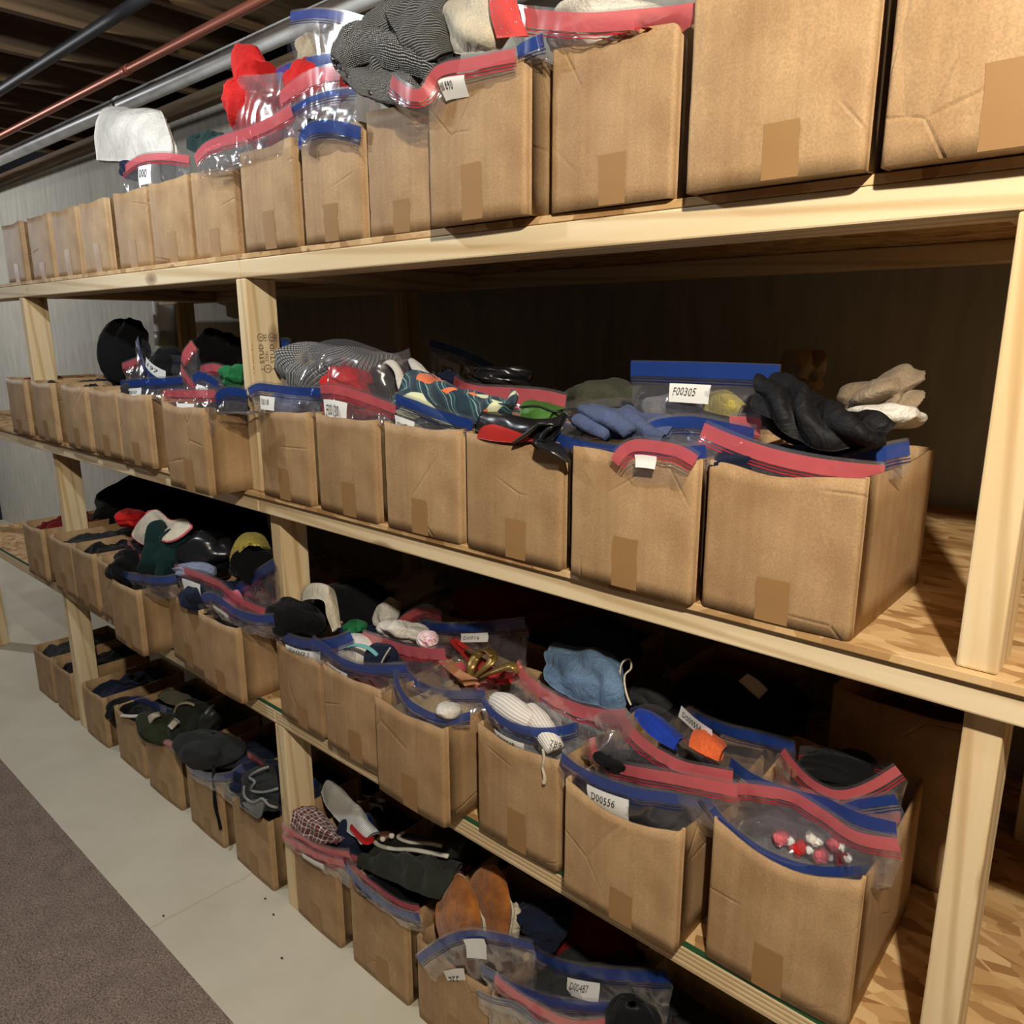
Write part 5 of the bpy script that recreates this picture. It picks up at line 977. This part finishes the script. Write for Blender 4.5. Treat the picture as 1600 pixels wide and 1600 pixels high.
def loafer(label):
    rt = root('loafer', label, 'shoe', at(650, 1330, 0.09))
    cloth('upper', '', '', [[(586, 1316, .10), (590, 1302, .12), (606, 1298, .15)], [(604, 1326, .085), (620, 1306, .10), (636, 1302, .14)], [(640, 1334, .08), (652, 1312, .09), (668, 1306, .13)], [(680, 1338, .08), (690, 1320, .09), (704, 1310, .12)], [(716, 1342, .09), (722, 1326, .1), (730, 1316, .12)]], 'dark_leather', 0.010, 0.002, parent=rt)
    tube('pale_welt', '', '', [(586, 1306, .10), (588, 1318, .085), (610, 1326, .075), (645, 1328, .07), (680, 1334, .07), (700, 1338, .072)], 0.0055, 'white_rubber', 0.7, parent=rt)
    tube('opening_rim', '', '', [(632, 1300, .11), (622, 1308, .09), (640, 1316, .08), (670, 1318, .08), (690, 1322, .08)], 0.0042, 'white_rubber', 0.7, parent=rt)
    lump('footbed', '', '', 604, 1307, 0.105, 34, 14, 0.03, 'brown_leather', 3, 0.03, parent=rt, m=14, n=18)
    for px, py in ((598, 1311), (612, 1306)): lump('bow_bead', '', '', px, py, 0.08, 9, 8, 0.01, 'white_rubber', 3, 0.05, parent=rt, m=10, n=12)
loafer('dark loafer with white welts lying on olive clothing')
cloth('olive_trousers', 'very dark olive trousers heaped below the loafer', 'garment', [[(560, 1352, .03), (566, 1332, .05), (584, 1322, .09)], [(600, 1372, .015), (616, 1340, .04), (636, 1332, .09)], [(650, 1394, .01), (670, 1352, .04), (688, 1340, .09)], [(690, 1404, .02), (708, 1366, .05), (724, 1350, .1)]], 'f_dolive', 0.012, 0.006, 38, 6, 50, 44, folds=(0.020, 8, 1.1))
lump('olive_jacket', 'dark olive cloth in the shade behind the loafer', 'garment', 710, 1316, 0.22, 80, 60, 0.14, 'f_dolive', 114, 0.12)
bag('open bag with red and blue bands in the middle floor box', 'blue', [(538, 1342), (556, 1366), (586, 1394), (620, 1416), (654, 1424)], [-0.012, -0.018, -0.02, -0.018, -0.012], h=0.03, yb=0.01, back=[(545, 1336), (590, 1352), (640, 1374), (694, 1392)], y2=[0.02, 0.07, 0.09, 0.08], over=True)
bag('red banded bag nested inside the blue banded floor bag', 'red', [(542, 1338), (562, 1358), (592, 1382), (625, 1404), (654, 1412)], [-0.002, -0.006, -0.008, -0.006, 0.0], h=0.03, yb=0.01, band=0.013, back=[(550, 1332), (590, 1346), (640, 1368), (694, 1388)], y2=[0.03, 0.08, 0.1, 0.09], both=True)
lump('black_clothes', 'black clothing inside the nested red and blue bags', 'clothing', 620, 1400, 0.06, 120, 60, 0.09, 'f_black', 115, 0.08, 3, -0.4)
def slipper(label, rows, seed):
    rt = root('suede_slipper', label, 'slipper', np.mean([at(*p) for p in rows[-1]], 0))
    cloth('sole', '', '', rows, 'f_suede', 0.014, 0.0025, 45, seed, 26, 22, parent=rt, edge='f_cream', er=0.0042, edge_name='fleece_edge')
    return rt
slipper('tan suede slipper with white fleece edge, nearer of the pair', [[(700, 1374, 0.055), (712, 1366, 0.055), (726, 1370, 0.055), (738, 1384, 0.055)], [(684, 1402, 0.035), (708, 1396, 0.030), (732, 1398, 0.030), (748, 1410, 0.035)], [(680, 1430, 0.020), (706, 1430, 0.010), (732, 1432, 0.010), (752, 1440, 0.015)], [(686, 1466, 0.015), (710, 1470, 0.010), (735, 1474, 0.010), (754, 1476, 0.015)]], 3)
r2 = slipper('tan suede slipper with white fleece edge, farther of the pair', [[(744, 1362, 0.095), (758, 1352, 0.095), (776, 1354, 0.095), (790, 1370, 0.095)], [(734, 1384, 0.080), (756, 1380, 0.070), (780, 1382, 0.070), (796, 1396, 0.075)], [(744, 1420, 0.065), (762, 1420, 0.055), (780, 1424, 0.055), (798, 1428, 0.060)], [(750, 1466, 0.055), (765, 1470, 0.050), (780, 1472, 0.050), (792, 1474, 0.055)]], 6)
lump('fleece_lining', '', '', 804, 1440, 0.085, 20, 50, 0.04, 'f_cream', 5, 0.1, parent=r2)
bag('blue banded bag arching in front of the suede slippers', 'blue', [(648, 1492), (672, 1474), (705, 1456), (742, 1450), (785, 1456), (832, 1470)], [-0.02, -0.014, -0.006, 0.0, 0.0, 0.01], h=0.06, yb=0.02, band=0.016, lab=[(0.48, 0.66, 0.018, 0.044, ''), (0.22, 0.44, 0.052, 0.076, '755')], over=True)
lump('brown_shoe', 'brown shoe seen through the arching blue banded bag', 'shoe', 760, 1490, 0.06, 110, 46, 0.08, 'brown_leather', 118, 0.08)
lump('navy_bundle', 'navy bundle beside the suede slippers', 'bundle', 850, 1440, 0.13, 80, 60, 0.10, 'f_navy', 119, 0.14)
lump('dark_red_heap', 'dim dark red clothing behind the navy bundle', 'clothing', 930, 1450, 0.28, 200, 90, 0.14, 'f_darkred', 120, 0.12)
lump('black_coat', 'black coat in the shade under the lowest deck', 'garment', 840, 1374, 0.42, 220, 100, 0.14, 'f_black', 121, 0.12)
bag('blue banded bag with the sticker D00487', 'blue', [(832, 1474), (850, 1488), (890, 1502), (950, 1510), (1040, 1514)], [0.08, 0.075, 0.07, 0.07, 0.08], h=0.09, band=0.02, lab=[(0.36, 0.60, 0.030, 0.060, 'D00487')])
lump('grey_sweater', 'grey sweater filling the bag D00487', 'garment', 950, 1560, 0.13, 220, 90, 0.09, 'f_charcoal', 122, 0.08)
bag('blue banded bag lying across the bottom of the picture', 'blue', [(750, 1504), (780, 1520), (820, 1540), (870, 1556), (952, 1562)], [0.0, 0.0, 0.0, 0.004, 0.01], h=0.06, yb=0.03)
bag('bright red banded bag under the bottom blue band', 'red', [(774, 1518), (800, 1540), (840, 1566), (880, 1586), (920, 1590), (990, 1576)], [-0.012, -0.014, -0.014, -0.012, -0.01, -0.004], h=0.05, yb=0.02, band=0.02, over=True)
bag('limp blue edged bag hanging over the torn box corner', 'blue', [(744, 1544), (770, 1556), (800, 1564), (830, 1584), (850, 1604)], [-0.014, -0.018, -0.02, -0.02, -0.02], h=0.05, yb=0.0, band=0.003, over=True)
lump('purple_shirt', 'grey purple shirt in the bottom bags', 'garment', 850, 1604, 0.05, 170, 80, 0.07, 'f_grey', 123, 0.1)
lump('black_hat', 'black hat at the very bottom of the picture', 'hat', 988, 1600, 0.0, 84, 62, 0.10, 'f_black', 124, 0.06, 2, 0, 0.5, over=True)
# specks on the painted floor
for k, (px, py) in enumerate([(414, 1405), (427, 1430), (440, 1498), (255, 1432)]):
    c = at(px, py, -0.1); a = ray(px, py); P0 = CAM + a * (-CAM[2] / a[2])
    V, F = tubeVF(np.array([P0 + [-0.004, 0, 0.0012], P0 + [0, 0.001, 0.002], P0 + [0.004, 0, 0.0012]]), [0.001, 0.0028, 0.001], 8, 0.5)
    single('debris_crumb', 'dark crumb lying on the painted floor', 'crumb', V, F, 'dirt', 'crumbs on the painted floor')
